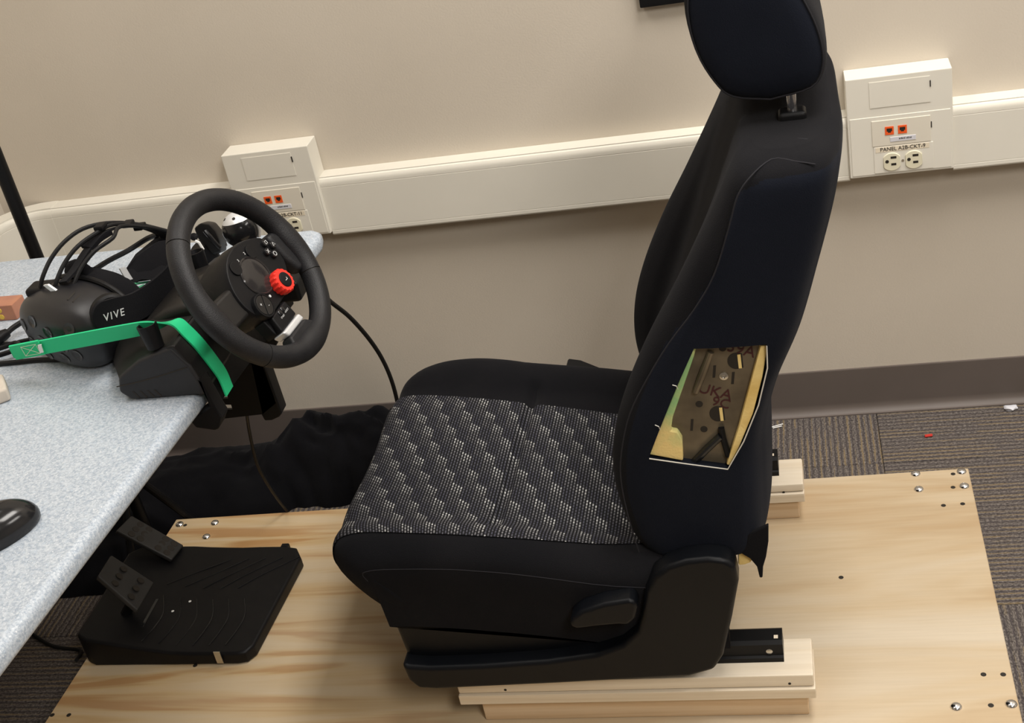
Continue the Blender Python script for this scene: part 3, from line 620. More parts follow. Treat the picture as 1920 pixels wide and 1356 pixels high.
link('belt_bracket', poly(fb, (0, 0.03, 0), 0.003, 2), M['plastic'], seat, label='dark plastic corner beyond the far bolster')
for yb, z2, dy in ((-0.897, 0.1445, 0.0), (-0.427, 0.1380, 0.0)):
    y0, y1 = yb + 0.030, yb + 0.066; xe = -0.081
    sec = [(y0 - 0.004, z2), (y1 + 0.004, z2), (y1 + 0.004, z2 + 0.008), (y1, z2 + 0.010), (y1, z2 + 0.030), (y1 - 0.006, z2 + 0.034), (y0 + 0.006, z2 + 0.034), (y0, z2 + 0.030), (y0, z2 + 0.010), (y0 - 0.004, z2 + 0.008)]
    r_ = link('seat_rail', loft([[(x, y, z) for y, z in sec] for x in (-0.60, xe)]), M['black_metal'], seat, 25, label='black steel slide rail')
    link('rail_hole', box((xe - 0.012, y0 + 0.009, z2 + 0.0335), (xe - 0.006, y0 + 0.016, z2 + 0.0345)), M['pine'], r_)
    link('weld_mark', lathe((xe - 0.020, y0 - 0.0002, z2 + 0.017), (0, -1, 0), [(0.005, 0), (0.0035, 0.001), (0, 0.0013)], 10), M['steel'], r_)

# ------------------------------------------------------------------ desk
ZD = 0.74
dk = thing('desk', 'desk with pale grey speckled laminate top at the left edge', 'desk', (-1.2, -0.9, 0))
def ex(y): return -0.757 + 0.074 * (y + 0.72) - 0.006
corner = [(ex(-0.52), -0.520), (ex(-0.50) - 0.006, -0.498), (ex(-0.49) - 0.022, -0.4865)]
pl = [(ex(-2.0), -2.0)] + corner + [(-1.60, -0.478), (-1.60, -2.0)]
bm = bmesh.new(); vs = [bm.verts.new((x, y, ZD - 0.029)) for x, y in pl]; f = bm.faces.new(vs)
r = bmesh.ops.extrude_face_region(bm, geom=[f]); bmesh.ops.translate(bm, verts=[v for v in r['geom'] if isinstance(v, bmesh.types.BMVert)], vec=(0, 0, 0.029))
bmesh.ops.recalc_face_normals(bm, faces=bm.faces); bevel(bm, 0.011, 4, 50)
link('desktop', bm, M['desk'], dk, 50)
for (x, y) in ((-1.56, -0.56), (-1.56, -1.9)):
    link('leg', box((x - 0.02, y - 0.02, 0.0), (x + 0.02, y + 0.02, ZD - 0.029), 0.004, 2), M['black_metal'], dk)
# cantilever bracket under the top, parallel to the wall, with a triangular and a square opening near its inner edge
bt = ZD - 0.029
q0, q1, q2 = (-0.9761, -0.6000, 0.4638), (-0.8985, -0.6000, 0.4671), (-0.8937, -0.6000, 0.5468)
plate = poly([(q0[0], -0.60, q0[2]), (q1[0], -0.60, q1[2]), (q1[0] + 0.03, -0.60, q1[2] + 0.02), (q1[0] + 0.03, -0.60, bt), (q0[0], -0.60, bt)], (0, 0.005, 0))
def cut(bm, cutter):
    out = []
    for i, b_ in enumerate((bm, cutter)):
        bmesh.ops.recalc_face_normals(b_, faces=b_.faces); me_ = bpy.data.meshes.new('t'); b_.to_mesh(me_); b_.free(); o_ = bpy.data.objects.new('t', me_); COL.objects.link(o_); out.append(o_)
    md_ = out[0].modifiers.new('d', 'BOOLEAN'); md_.operation = 'DIFFERENCE'; md_.object = out[1]; md_.solver = 'EXACT'
    me_ = bpy.data.meshes.new_from_object(out[0].evaluated_get(bpy.context.evaluated_depsgraph_get()))
    for o_ in out: bpy.data.objects.remove(o_)
    r_ = bmesh.new(); r_.from_mesh(me_); bpy.data.meshes.remove(me_); return r_
plate = cut(plate, poly([(p[0], -0.605, p[2]) for p in ((-0.9628, -0.6000, 0.5030), (-0.9491, -0.6000, 0.5134), (-0.9486, -0.6000, 0.5029))], (0, 0.02, 0)))
plate = cut(plate, poly([(p[0], -0.605, p[2]) for p in ((-0.9589, -0.6000, 0.4911), (-0.9477, -0.6000, 0.4902), (-0.9478, -0.6000, 0.4806), (-0.9618, -0.6000, 0.4818))], (0, 0.02, 0)))
link('bracket', plate, M['black_metal'], dk, label='black steel bracket under the desktop')
link('bracket_flange', poly([(-0.9013, -0.6000, 0.4673), (-0.8988, -0.6000, 0.4533), (-0.8855, -0.6000, 0.4532), (-0.8717, -0.6000, 0.4585), (-0.8653, -0.6000, 0.4643), (-0.8673, -0.6000, 0.5322), (-0.8681, -0.6000, 0.5547), (-0.8718, -0.6000, 0.5953), (-0.8894, -0.6000, 0.5919)], (0, 0.03, 0), 0.003, 2), M['black_metal'], dk)

# ------------------------------------------------------------------ steering wheel unit
wc = Vector((-0.7089, -0.8734, 0.8484)); wn = Vector((0.8643, -0.1013, 0.4927)); wa = Vector((0.1164, 0.9932, -0.0000)); wb = Vector((-0.4893, 0.0573, 0.8702))
WM = basis(wa, wb, wn, wc)
def wp(a, b, d=0.0): return wc + wa * a + wb * b + wn * d
swu = thing('steering_wheel', 'black gaming steering wheel with red dial clamped to the desk edge', 'steering wheel', (-0.80, -0.86, ZD))
# rim
R_, r_ = 0.116, 0.0150
segs = 96
def rim_bm(a0, a1, rr, n):
    rings = []
    for k in range(n + 1):
        a = a0 + (a1 - a0) * k / n
        c_ = Vector((math.cos(a), math.sin(a), 0)); ctr = c_ * R_
        bul = 0.0
        for sa in (math.radians(0), math.radians(180), math.radians(-90)):
            da = (a - sa + PI) % (2 * PI) - PI; bul += math.exp(-(da / 0.22) ** 2)
        rx, rz = rr + 0.0028 * bul, rr + 0.0008 * bul
        rings.append([wp(*(ctr + c_ * (math.cos(t) * rx - 0.002 * bul) + Vector((0, 0, 1)) * math.sin(t) * rz)) for t in (2 * PI * q / 18 for q in range(18))])
    return loft(rings)
ang = lambda p: math.atan2(p[1], p[0])
sA, sB, sC = ang((0.1166, -0.0618)), ang((-0.0812, -0.0729)), ang((-0.0751, 0.1043))
cuts = sorted([sA % (2 * PI), sB % (2 * PI), sC % (2 * PI)])
rim = None
for k in range(3):
    a0 = cuts[k]; a1 = cuts[(k + 1) % 3] + (2 * PI if k == 2 else 0)
    o = link('rim_grip', rim_bm(a0 + 0.006, a1 - 0.006, r_, 40), M['rubber'], swu, 60)
link('rim_core', rim_bm(0, 2 * PI, r_ - 0.0012, 96), M['slot'], swu, 60)
# hub: outline on the wheel plane (local metres), extruded back
hub_o = [(0.0128, 0.0448), (0.0332, 0.0419), (0.0541, 0.0356), (0.0706, 0.0274), (0.0766, 0.0135), (0.0798, -0.0012), (0.0785, -0.0153), (0.0696, -0.0267), (0.0599, -0.0365), (0.0423, -0.0431), (0.0274, -0.0483), (0.0135, -0.0501), (-0.0074, -0.0520), (-0.0265, -0.0519), (-0.0420, -0.0424), (-0.0493, -0.0281), (-0.0517, -0.0151), (-0.0491, 0.0011), (-0.0417, 0.0162), (-0.0300, 0.0295), (-0.0116, 0.0407)]
hub_o = [tuple(p[:2]) for p in cr(hub_o + hub_o[:1], 2)[:-1]]
hcx = (sum(p[0] for p in hub_o) / len(hub_o), sum(p[1] for p in hub_o) / len(hub_o))
def hubring(s, d): return [wp(hcx[0] + (p[0] - hcx[0]) * s, hcx[1] + (p[1] - hcx[1]) * s, d) for p in hub_o]
hub = link('hub', loft([hubring(0.86, -0.075), hubring(0.98, -0.055), hubring(1.04, -0.02), hubring(1.02, -0.006), hubring(0.985, -0.001), hubring(0.95, 0.0)]), M['plastic'], swu, 40)
# spokes
def spoke(p0, p1, w0, w1, th, d0, d1, mat, name='spoke', lab=None):
    p0, p1 = Vector(p0), Vector(p1); t_ = (p1 - p0).normalized(); n_ = Vector((-t_.y, t_.x))
    pts = [(p0 + n_ * w0, d0), (p1 + n_ * w1, d1), (p1 - n_ * w1, d1), (p0 - n_ * w0, d0)]
    bm = bmesh.new(); v = [bm.verts.new(wp(q.x, q.y, d)) for q, d in pts] ; f = bm.faces.new(v)
    r = bmesh.ops.extrude_face_region(bm, geom=[f]); bmesh.ops.translate(bm, verts=[q for q in r['geom'] if isinstance(q, bmesh.types.BMVert)], vec=-wn * th)
    bmesh.ops.recalc_face_normals(bm, faces=bm.faces); bevel(bm, 0.003, 3)
    return link(name, bm, mat, swu, 40, label=lab)
s0, s1 = (-0.0174, -0.0570), (-0.0080, -0.0848)
_p = [(-0.0287, -0.0533), (0.0161, -0.0518), (0.0162, -0.0758), (-0.0314, -0.0766)]
def wpoly(pts, d0, th, mat, name, parent=None, bv=0.003, lab=None):
    bm = poly([wp(a, b, d0) for a, b in pts], -wn * th, bv, 3)
    return link(name, bm, mat, parent or swu, 40, label=lab)
wpoly(_p, 0.002, 0.022, M['plastic'], 'spoke')
wpoly([(0.0179, -0.0770), (0.0203, -0.0871), (-0.0277, -0.0873), (-0.0340, -0.0773)], 0.004, 0.022, M['silver'], 'spoke_clip', lab='silver clip on the lower spoke')
wpoly([(0.0166, -0.0866), (0.0372, -0.1035), (0.0353, -0.1203), (-0.0074, -0.1227), (-0.0341, -0.1079), (-0.0370, -0.1000), (-0.0314, -0.0873)], 0.006, 0.020, M['rubber'], 'spoke_foot', bv=0.007)
wpoly([(0.0956, 0.0229), (0.1179, -0.0041), (0.1063, -0.0474), (0.0865, -0.0431), (0.0795, -0.0159), (0.0784, 0.0124), (0.0782, 0.0233)], 0.003, 0.022, M['rubber'], 'spoke', bv=0.007)
wpoly([(-0.040, 0.012), (-0.040, -0.032), (-0.108, -0.030), (-0.108, 0.014)], -0.004, 0.022, M['plastic_warm'], 'spoke', bv=0.006)
wpoly([(-0.0244, -0.0474), (-0.0271, -0.0544), (-0.0340, -0.0778), (-0.0362, -0.0695), (-0.0368, -0.0497)], -0.006, 0.02, M['plastic'], 'spoke_side', bv=0.003)
# hub controls
def whub(a, b, prof, mat, name, lab=None, seg=32): return link(name, lathe(wp(a, b, 0.0), wn, prof, seg), mat, hub, 40, label=lab)
c_ = (0.0076, -0.0026)
whub(c_[0], c_[1], [(0.0285, 0.0), (0.0285, 0.001), (0.027, 0.0022), (0.0255, 0.0012), (0.0255, 0.0008), (0.020, 0.0024), (0.010, 0.0034), (0, 0.0036)], M['lens'], 'centre_cap', 'round glossy cap in the wheel centre')
c_ = (0.0313, -0.0322)
rd = Vector(wp(c_[0], c_[1], 0))
rings = []
for q, z in ((0.0150, -0.004), (0.0165, 0.004), (0.0165, 0.011), (0.0150, 0.0135), (0.0105, 0.0135)):
    rings.append([rd + wn * z + (wa * math.cos(a) + wb * math.sin(a)) * q * (1 + (0.07 if (k % 4) < 2 and q > 0.0148 else 0)) for k, a in enumerate(2 * PI * k / 64 for k in range(64))])
dial = link('dial', loft(rings), M['red'], hub, 30, label='red rotary dial')
bm = lathe(rd, wn, [(0.0108, 0.012), (0.0108, 0.0145), (0.009, 0.0152), (0, 0.0155)], 28); link('dial_button', bm, M['plastic'], hub)
arrow = text_bm('L', 0.008, basis(wb, -wa, wn, rd + wn * 0.0158)); link('dial_symbol', arrow, M['print'], hub)
c_ = (-0.0273, -0.0350)
whub(c_[0], c_[1], [(0.0178, -0.004), (0.0178, 0.005), (0.0168, 0.0065), (0.0150, 0.0066), (0.0146, 0.0055)], M['plastic'], 'rocker_ring')
for s_, lbl in ((1, '+'), (-1, '-')):
    half = [(0.0142 * math.cos(a), s_ * (0.0009 + 0.0132 * math.sin(a))) for a in (PI * k / 14 for k in range(15))]
    ux = Vector((0.55, 0.83)); uy = Vector((-0.83, 0.55))
    link('rocker_button', poly([wp(c_[0] + q[0] * ux.x + q[1] * uy.x, c_[1] + q[0] * ux.y + q[1] * uy.y, 0.004) for q in half], wn * 0.0028, 0.0007, 2), M['plastic_warm'], hub)
    o_ = wp(c_[0] + s_ * 0.0068 * uy.x, c_[1] + s_ * 0.0068 * uy.y, 0.0070)
    link('button_symbol', text_bm(lbl, 0.0075, basis(wa, wb, wn, o_), 0.0002), M['print'], hub)
def symbol(kind, a, b, d):
    o_ = wp(a, b, d); r = 0.0030; bm = bmesh.new()
    if kind == 'x':
        for s in (1, -1): tube([o_ + (wa + wb * s) * r * 0.75, o_ - (wa + wb * s) * r * 0.75], 0.00045, 6, bm=bm)
    else:
        n = {'o': 20, 't': 3, 's': 4}[kind]; st = {'o': 0, 't': PI / 2, 's': PI / 4}[kind]
        pts = [o_ + (wa * math.cos(st + 2 * PI * k / n) + wb * math.sin(st + 2 * PI * k / n)) * r for k in range(n + 1)]
        tube(pts, 0.00045, 6, bm=bm)
    return bm
for kind, c_ in (('s', (0.0648, 0.0184)), ('t', (0.0750, 0.0092)), ('x', (0.0558, 0.0084)), ('o', (0.0637, -0.0006))):
    whub(c_[0], c_[1], [(0.0054, 0), (0.0054, 0.0035), (0.0046, 0.0046), (0, 0.005)], M['plastic_gloss'], 'face_button')
    link('button_symbol', symbol(kind, c_[0], c_[1], 0.0052), M['print'], hub)
for c_ in ((0.0327, 0.0237), (-0.0145, 0.0232)):
    pts = [(c_[0] + 0.010 * math.cos(a) , c_[1] + 0.010 * math.sin(a)) for a in (2 * PI * k / 20 for k in range(20))]
    link('paddle_button', poly([wp(p[0], p[1], 0.0) for p in pts], wn * 0.0022, 0.0007, 2), M['plastic'], hub)
for s_, c_ in (('2', (0.0204, 0.0284)), ('3', (0.0007, 0.0278))):
    link('button_symbol', text_bm(s_, 0.0055, basis(wa, wb, wn, wp(c_[0], c_[1], 0.0004)), 0.0002), M['print'], hub)
c_ = (0.0003, -0.0337); link('indicator', lathe(wp(c_[0], c_[1], 0), wn, [(0.002, 0), (0.002, 0.001), (0, 0.0014)], 10), M['print'], hub)
for c_ in ((-0.0008, -0.0573), (-0.0093, -0.0581)):
    link('select_button', lathe(wp(c_[0], c_[1], 0.001), wn, [(0.0042, 0), (0.0042, 0.0018), (0.003, 0.0026), (0, 0.0028)], 14), M['plastic_gloss'], hub)
for s_, c_ in (('SELECT', (0.0040, -0.0624)), ('START', (-0.0101, -0.0638))):
    link('button_symbol', text_bm(s_, 0.0034, basis(wa, wb, wn, wp(c_[0], c_[1], 0.0023)), 0.0001), M['print'], hub)
# paddle on the near flank of the hub
pd = [wp(-0.046, 0.010, -0.012), wp(-0.055, 0.000, -0.014), wp(-0.056, -0.014, -0.014), wp(-0.050, -0.024, -0.012)]
link('shift_paddle', tube(pd, 0.0042, 10, 4, flat=0.5), M['plastic_gloss'], swu)
# column between hub and housing
cbk = wc - wn * 0.06 + wa * 0.008
link('column', lathe(cbk, -wn, [(0.040, 0), (0.042, 0.02), (0.042, 0.05), (0.036, 0.075)], 32), M['plastic_warm'], swu)
# housing: near lower body, raised hood, front panel, clamp feet
F_ = [(-0.788, 0.8165), (-0.7745, 0.787), (-0.7685, 0.762), (-0.766, 0.742)]
nt = [(-0.8794, -0.9840, 0.7773), (-0.8664, -0.9840, 0.7859), (-0.8434, -0.9840, 0.7999), (-0.8164, -0.9840, 0.8086)]
side = [(-0.872, 0.742), (-0.886, 0.755)] + [(p[0], p[2]) for p in nt] + [(-0.792, 0.815)] + F_[1:]
body = link('housing', xz(side, -0.985, -0.690, 0.005, 3), M['housing'], swu, 40)
ra = [(p[0], -0.982, p[2] - 0.002) for p in nt] + [(-0.792, -0.982, 0.8155), (-0.790, -0.982, 0.76), (-0.88, -0.982, 0.755)]
rb = [(p[0], -0.895, p[2]) for p in ((-0.9347, -0.8950, 0.7541), (-0.9223, -0.8950, 0.7751), (-0.9080, -0.8950, 0.7880), (-0.8748, -0.8950, 0.8105))] + [(-0.790, -0.895, 0.8170), (-0.790, -0.895, 0.76), (-0.90, -0.895, 0.755)]
ra = cr(ra[:5], 3) + ra[5:]; rb = cr(rb[:5], 3) + rb[5:]
link('housing_top', loft([ra, [tuple((Vector(p) * 0.5 + Vector(q) * 0.5 + Vector((0, 0, 0.002)))) for p, q in zip(ra, rb)], rb]), M['plastic_warm'], swu, 50)
sp = [(-0.8850, 0.7645), (-0.86, 0.7675), (-0.82, 0.775), (-0.7795, 0.7845)]
link('housing_seam', tube([(x, -0.9852, z) for x, z in sp], 0.0008, 6), M['slot'], swu)
for k in range(4):
    x = -0.860 + k * 0.0102; link('vent_slot', poly([(x, -0.9856, 0.7450), (x + 0.0020, -0.9856, 0.7450), (x - 0.0040, -0.9856, 0.7555), (x - 0.0060, -0.9856, 0.7555)], (0, 0.002, 0)), M['slot'], swu)
hood = [(-0.890, 0.775), (-0.884, 0.796), (-0.862, 0.812), (-0.832, 0.826), (-0.798, 0.834), (-0.774, 0.822), (-0.768, 0.78), (-0.775, 0.745), (-0.88, 0.745)]
link('hood', xz(hood, -0.905, -0.775, 0.020, 4), M['plastic_warm'], swu, 45)
for k in range(4):
    x = -0.868 + k * 0.0105; link('vent_slot', poly([(x, -0.9058, 0.797), (x + 0.002, -0.9058, 0.797), (x + 0.006, -0.9058, 0.808), (x + 0.004, -0.9058, 0.808)], (0, 0.002, 0)), M['slot'], swu)
link('front_panel', xz([(-0.800, 0.8160)] + F_ + [(-0.775, 0.740), (-0.80, 0.76)], -0.9835, -0.672, 0.003, 2), M['plastic_warm'], swu, 40)
link('front_apron', poly([(ex(y) + 0.0005, y, 0.706) for y in (-0.950, -0.680)] + [(ex(y) + w_, y, 0.706) for y, w_ in ((-0.680, 0.010), (-0.950, 0.009))], (0, 0, 0.040), 0.002, 2), M['plastic'], swu, 40)
for y0, y1, dx in ((-0.9845, -0.960, 0.0), (-0.775, -0.735, 0.012)):
    link('clamp_foot', xz([(-0.790 + dx, 0.775), (-0.7695 + dx, 0.760), (-0.7685 + dx, 0.722), (-0.802 + dx, 0.704), (-0.797 + dx, 0.692), (-0.772 + dx, 0.686), (-0.766 + dx, 0.688), (-0.756 + dx, 0.704), (-0.760 + dx, 0.720), (-0.7645 + dx, 0.745), (-0.7690 + dx, 0.765)], y0, y1, 0.003, 2), M['plastic'], swu, 40)
def clamp_knob(p):
    bm = lathe(p, (-0.10, 0.06, 1), [(0.011, -0.008), (0.0115, 0.0), (0.0125, 0.012), (0.0132, 0.022), (0.0130, 0.0245), (0.0110, 0.0245), (0.0098, 0.019), (0, 0.019)], 24)
    for i, v in enumerate(bm.verts):
        if i % 24 % 3 == 0 and 2 * 24 <= i < 5 * 24:
            ctr = Vector(p) + Vector((-0.10, 0.06, 1)).normalized() * ((v.co - Vector(p)).dot(Vector((-0.10, 0.06, 1)).normalized())); v.co = ctr + (v.co - ctr) * 0.95
    return link('clamp_knob', bm, M['plastic'], swu, 30)
clamp_knob((-0.8189, -0.9726, 0.8195)); clamp_knob((-0.833, -0.765, 0.8195))
# gear stick with its silver-capped ball
kc = Vector((-0.7809, -0.7150, 0.8494))
link('gear_boot', lathe(kc + Vector((0.002, 0.0, -0.105)), (0, 0, 1), [(0.035, -0.005), (0.034, 0.02), (0.026, 0.035), (0.012, 0.055), (0.0085, 0.09)], 24), M['rubber'], swu)
ball = []; RB_ = 0.0262
kax = Vector((-0.12, 0.10, 1)).normalized()
for k in range(0, 15):
    a = -PI / 2 * 0.85 + (PI * 0.5 * 0.85 + 0.58) * k / 14
    ball.append((RB_ * math.cos(a), RB_ * math.sin(a)))
knob = link('gear_knob', lathe(kc, kax, ball, 32), M['plastic_gloss'], swu, 60)
capp = [(RB_ * math.cos(a) * 1.001, RB_ * math.sin(a) * 1.001) for a in (0.585 + (PI / 2 - 0.585) * k / 8 for k in range(9))]
link('knob_cap', lathe(kc, kax, capp, 32), M['silver'], knob, label='silver cap on the gear knob')
for k in range(5):
    a = 2 * PI * k / 5 + 0.4; u_ = kax.orthogonal().normalized(); v_ = kax.cross(u_)
    d_ = (kax * math.sin(0.92) + (u_ * math.cos(a) + v_ * math.sin(a)) * math.cos(0.92)); link('cap_hole', cyl(kc + d_ * (RB_ - 0.001), d_, 0.0024, 0.0014, 10), M['slot'], knob)
link('knob_side_strip', tube([kc + Vector((0.0245, 0.0, 0.012)), kc + Vector((0.0272, 0.001, 0.0)), kc + Vector((0.0235, 0.001, -0.0145))], 0.0028, 8, 3), M['silver'], knob)
shc = (-0.7207, -0.7200, 0.7547)
link('shifter_base', box((shc[0] - 0.075, -0.745, ZD), (shc[0] + 0.012, -0.665, ZD + 0.032), 0.006, 3), M['plastic'], swu)

# ------------------------------------------------------------------ green ratchet strap
B0, B1 = Vector((-1.0738, -0.9036, 0.7840)), Vector((-0.8257, -0.9655, 0.8365))
sl = B1 - B0
st = thing('strap', 'bright green webbing strap holding the steering wheel base to the desk', 'strap', tuple(B0))
up = Vector((0.10, -0.30, 0.95))
pts = [B0 + sl * f for f in (0.0, 0.05, 0.30, 0.60, 0.9, 1.0)] + [Vector(p) for p in ((-0.8088, -0.9544, 0.8340), (-0.7951, -0.9456, 0.8300), (-0.7854, -0.9448, 0.8151), (-0.7745, -0.9426, 0.7913), (-0.7660, -0.9373, 0.7580), (-0.7636, -0.9324, 0.7374), (-0.7602, -0.9357, 0.7149))]
dirs = [Vector((0.2, -0.30, 0.5)), up, up, up, Vector((0.10, -0.36, 0.93)), Vector((0.08, -0.45, 0.88)), Vector((0.10, -0.75, 0.55)), Vector((0.04, -0.97, 0.15))] + [Vector((0, -1, 0))] * 5
link('webbing', ribbon(pts, dirs, 0.0255, 0.0011, 6), M['strap'], st, 50)
# doubled, stitched end
pts2 = [B0 + sl * f + Vector((0.002, -0.0035, 0.002)) for f in (0.012, 0.10, 0.20, 0.238)]
link('doubled_end', ribbon(pts2, [up] * 4, 0.0270, 0.0014, 6), M['strap'], st, 50)
un = sl.normalized().cross(up.normalized()).normalized()
if un.y > 0: un = -un
def sp_(f, w): return B0 + sl * f + Vector((0.002, -0.0035, 0.002)) + un * 0.0020 + up.normalized() * w
bm = bmesh.new()
for seg_ in (((0.10, -0.009), (0.10, 0.009), (0.215, 0.009), (0.215, -0.009), (0.10, -0.009)), ((0.10, -0.009), (0.215, 0.009)), ((0.10, 0.009), (0.215, -0.009))):
    tube([sp_(*q) for q in seg_], 0.0005, 5, bm=bm)
link('stitching', bm, M['thread'], st)
link('frayed_tag', ribbon([sp_(0.228, -0.008), sp_(0.236, 0.002), sp_(0.243, 0.007)], [sl.normalized()] * 3, 0.007, 0.0006, 3), M['white'], st)
rg = tube([(-1.1793, -0.8425, 0.7480), (-1.1482, -0.8429, 0.7490), (-1.1259, -0.8377, 0.7510), (-1.1172, -0.8257, 0.7520), (-1.1309, -0.8095, 0.7500), (-1.1466, -0.8143, 0.7480), (-1.1844, -0.8341, 0.7470)], 0.0036, 10, 5)
link('hook', rg, M['black_metal'], st, label='black wire hook at the strap end')

# ------------------------------------------------------------------ headset
hc_ = Vector((-0.9953, -0.8484, 0.7940)); hf = Vector((-0.4336, -0.8951, -0.1039)); hw = Vector((0.9000, -0.4360, 0.0000)); hu = Vector((-0.0453, -0.0935, 0.9946))
hs = thing('vr_headset', 'black virtual reality headset with straps lying on the desk', 'headset', (hc_.x, hc_.y, ZD))
def hpnt(w, u, f): return hc_ + hw * w + hu * u + hf * f
def sgn(v, e): return math.copysign(abs(v) ** e, v)
secs = [(-0.040, 0.066, 0.036), (-0.036, 0.080, 0.046), (-0.022, 0.089, 0.053), (-0.002, 0.0915, 0.0555), (0.018, 0.0895, 0.0550), (0.031, 0.083, 0.0515), (0.041, 0.070, 0.0435), (0.047, 0.054, 0.034), (0.050, 0.030, 0.020)]
def vring(f, w, u, e=0.80, n=48): return [hpnt(w * sgn(math.cos(a), e), u * sgn(math.sin(a), e), f) for a in (2 * PI * k / n for k in range(n))]
vis = link('visor', loft([vring(*s) for s in [tuple(q) for q in cr(secs, 3)]]), M['headset'], hs, 60)
link('face_gasket', loft([vring(-0.036, 0.076, 0.044), vring(-0.050, 0.079, 0.048), vring(-0.066, 0.078, 0.047), vring(-0.071, 0.072, 0.042), vring(-0.069, 0.060, 0.031), vring(-0.046, 0.056, 0.028)]), M['fab'], hs, 50)
link('gasket_rim', tube(vring(-0.037, 0.0845, 0.0500) + vring(-0.037, 0.0845, 0.0500)[:1], 0.0040, 8), M['plastic'], hs)
# far cushion of the rear of the mask, standing up behind the crown
link('face_pad', lathe(Vector((-0.9985, -0.7898, 0.8324)), hf, [(0.0, -0.012), (0.020, -0.010), (0.030, -0.004), (0.032, 0.004), (0.028, 0.010), (0.0, 0.012)], 24), M['fab'], hs, 60)
vsec = np.array([tuple(q) for q in cr(secs, 6)])
def on_visor(w, u):
    # forward-most distance at which the visor's section still holds (w, u)
    v = (abs(w) / vsec[:, 1]) ** 2.5 + (abs(u) / vsec[:, 2]) ** 2.5
    for k in range(len(v) - 1, 0, -1):
        if v[k - 1] <= 1.0 <= v[k]: return float(vsec[k - 1, 0] + (vsec[k, 0] - vsec[k - 1, 0]) * (1.0 - v[k - 1]) / (v[k] - v[k - 1]))
    return float(vsec[-1, 0])
for (w, u) in ((-0.055, 0.018), (-0.024, 0.030), (0.006, 0.018), (-0.050, -0.008), (-0.020, 0.000), (0.026, -0.002), (0.044, 0.014), (0.046, -0.014), (0.014, -0.024), (-0.026, -0.026), (0.052, 0.028)):
    e_ = 0.003; f = on_visor(w, u); p = hpnt(w, u, f)
    d = (hpnt(w + e_, u, on_visor(w + e_, u)) - hpnt(w - e_, u, on_visor(w - e_, u))).cross(hpnt(w, u + e_, on_visor(w, u + e_)) - hpnt(w, u - e_, on_visor(w, u - e_))).normalized()
    if d.dot(hf) < 0: d = -d
    p = p - d * 0.0010
    link('sensor_window', lathe(p, d, [(0.0088, 0.0), (0.0090, 0.0018), (0.0070, 0.0014), (0.0035, 0.0007), (0, 0.0004)], 18), M['lens'], vis)
for (w, u0) in ((-0.055, 0.0475), (-0.046, 0.0485), (0.030, 0.0530), (0.040, 0.0510)):
    link('vent_slot', tube([hpnt(w, u0 + 0.0015, 0.000), hpnt(w + 0.003, u0 + 0.0005, 0.016)], 0.0011, 6), M['slot'], vis)
# cable port on the crown
link('cable_port', box(Vector((-1.0412, -0.8284, 0.8420)) - Vector((0.020, 0.016, 0.008)), Vector((-1.0412, -0.8284, 0.8420)) + Vector((0.020, 0.016, 0.006)), 0.005, 3), M['plastic'], hs)
# near hinge disc and side strap
hg = Vector((-0.9123, -0.8882, 0.8218))
link('strap_hinge', lathe(hg - hw * 0.006, hw * 0.85 + hf * 0.35, [(0.027, -0.006), (0.028, 0.004), (0.0255, 0.0075), (0.020, 0.008), (0, 0.0082)], 32), M['plastic'], hs)
hoff = 0.100
side_c = [Vector((-0.9108, -0.9126, 0.8322)), Vector((-0.9035, -0.8976, 0.8279)), Vector((-0.8910, -0.8718, 0.8197)), Vector((-0.8776, -0.8394, 0.8179)), Vector((-0.8653, -0.8026, 0.8203)), Vector((-0.8565, -0.7638, 0.8270))]
nrm = (hw * 0.92 + hf * 0.10)
dirs = [hw.cross((side_c[min(i + 1, 5)] - side_c[max(i - 1, 0)]).normalized()).normalized() for i in range(6)]
link('side_strap', ribbon(side_c, dirs, 0.040, 0.0022, 6), M['fab'], hs, 50)
link('strap_end', lathe(side_c[0] - hw * 0.0022, hw, [(0.0200, 0.0), (0.0200, 0.0040), (0.0185, 0.0046), (0, 0.0046)], 32), M['fab'], hs, 50)
e1 = (Vector((-0.8946, -0.8861, 0.8231)) - Vector((-0.9116, -0.9211, 0.8322))).normalized(); e3 = hw.copy(); e1 = (e1 - e3 * e1.dot(e3)).normalized(); e2 = e3.cross(e1).normalized()
link('lettering', text_bm('VIVE', 0.0145, basis(e1, e2, e3, Vector((-0.9029, -0.9032, 0.8269))), 0.0004, space=1.25), M['print'], hs, label='VIVE lettering on the strap')
# rear cradle
cr_pts = [(-0.9319, -0.7864, 0.8322), (-0.9378, -0.7297, 0.8328), (-0.9313, -0.6705, 0.8296), (-0.9127, -0.6550, 0.8262), (-0.9050, -0.6619, 0.8021), (-0.8932, -0.7064, 0.7925), (-0.8919, -0.7496, 0.8002), (-0.9022, -0.7710, 0.8125), (-0.9154, -0.7866, 0.8179), (-0.9252, -0.7954, 0.8167)]
link('rear_cradle', poly(cr_pts, -hw * 0.012, 0.003, 2), M['fab'], hs, 50)
link('rear_pad', poly([(-0.9347, -0.7692, 0.8337), (-0.9217, -0.7423, 0.8442), (-0.9150, -0.7056, 0.8424), (-0.9018, -0.6783, 0.8311), (-0.8952, -0.7106, 0.7993), (-0.9111, -0.7550, 0.8110)], hf * 0.02, 0.006, 2), M['fab'], hs)
link('buckle', ribbon([(-0.9246, -0.8080, 0.8511), (-0.9225, -0.8082, 0.8409), (-0.9202, -0.8081, 0.8314)], [e1] * 3, 0.010, 0.0012, 3), M['silver'], hs, label='shiny buckle on the rear strap')
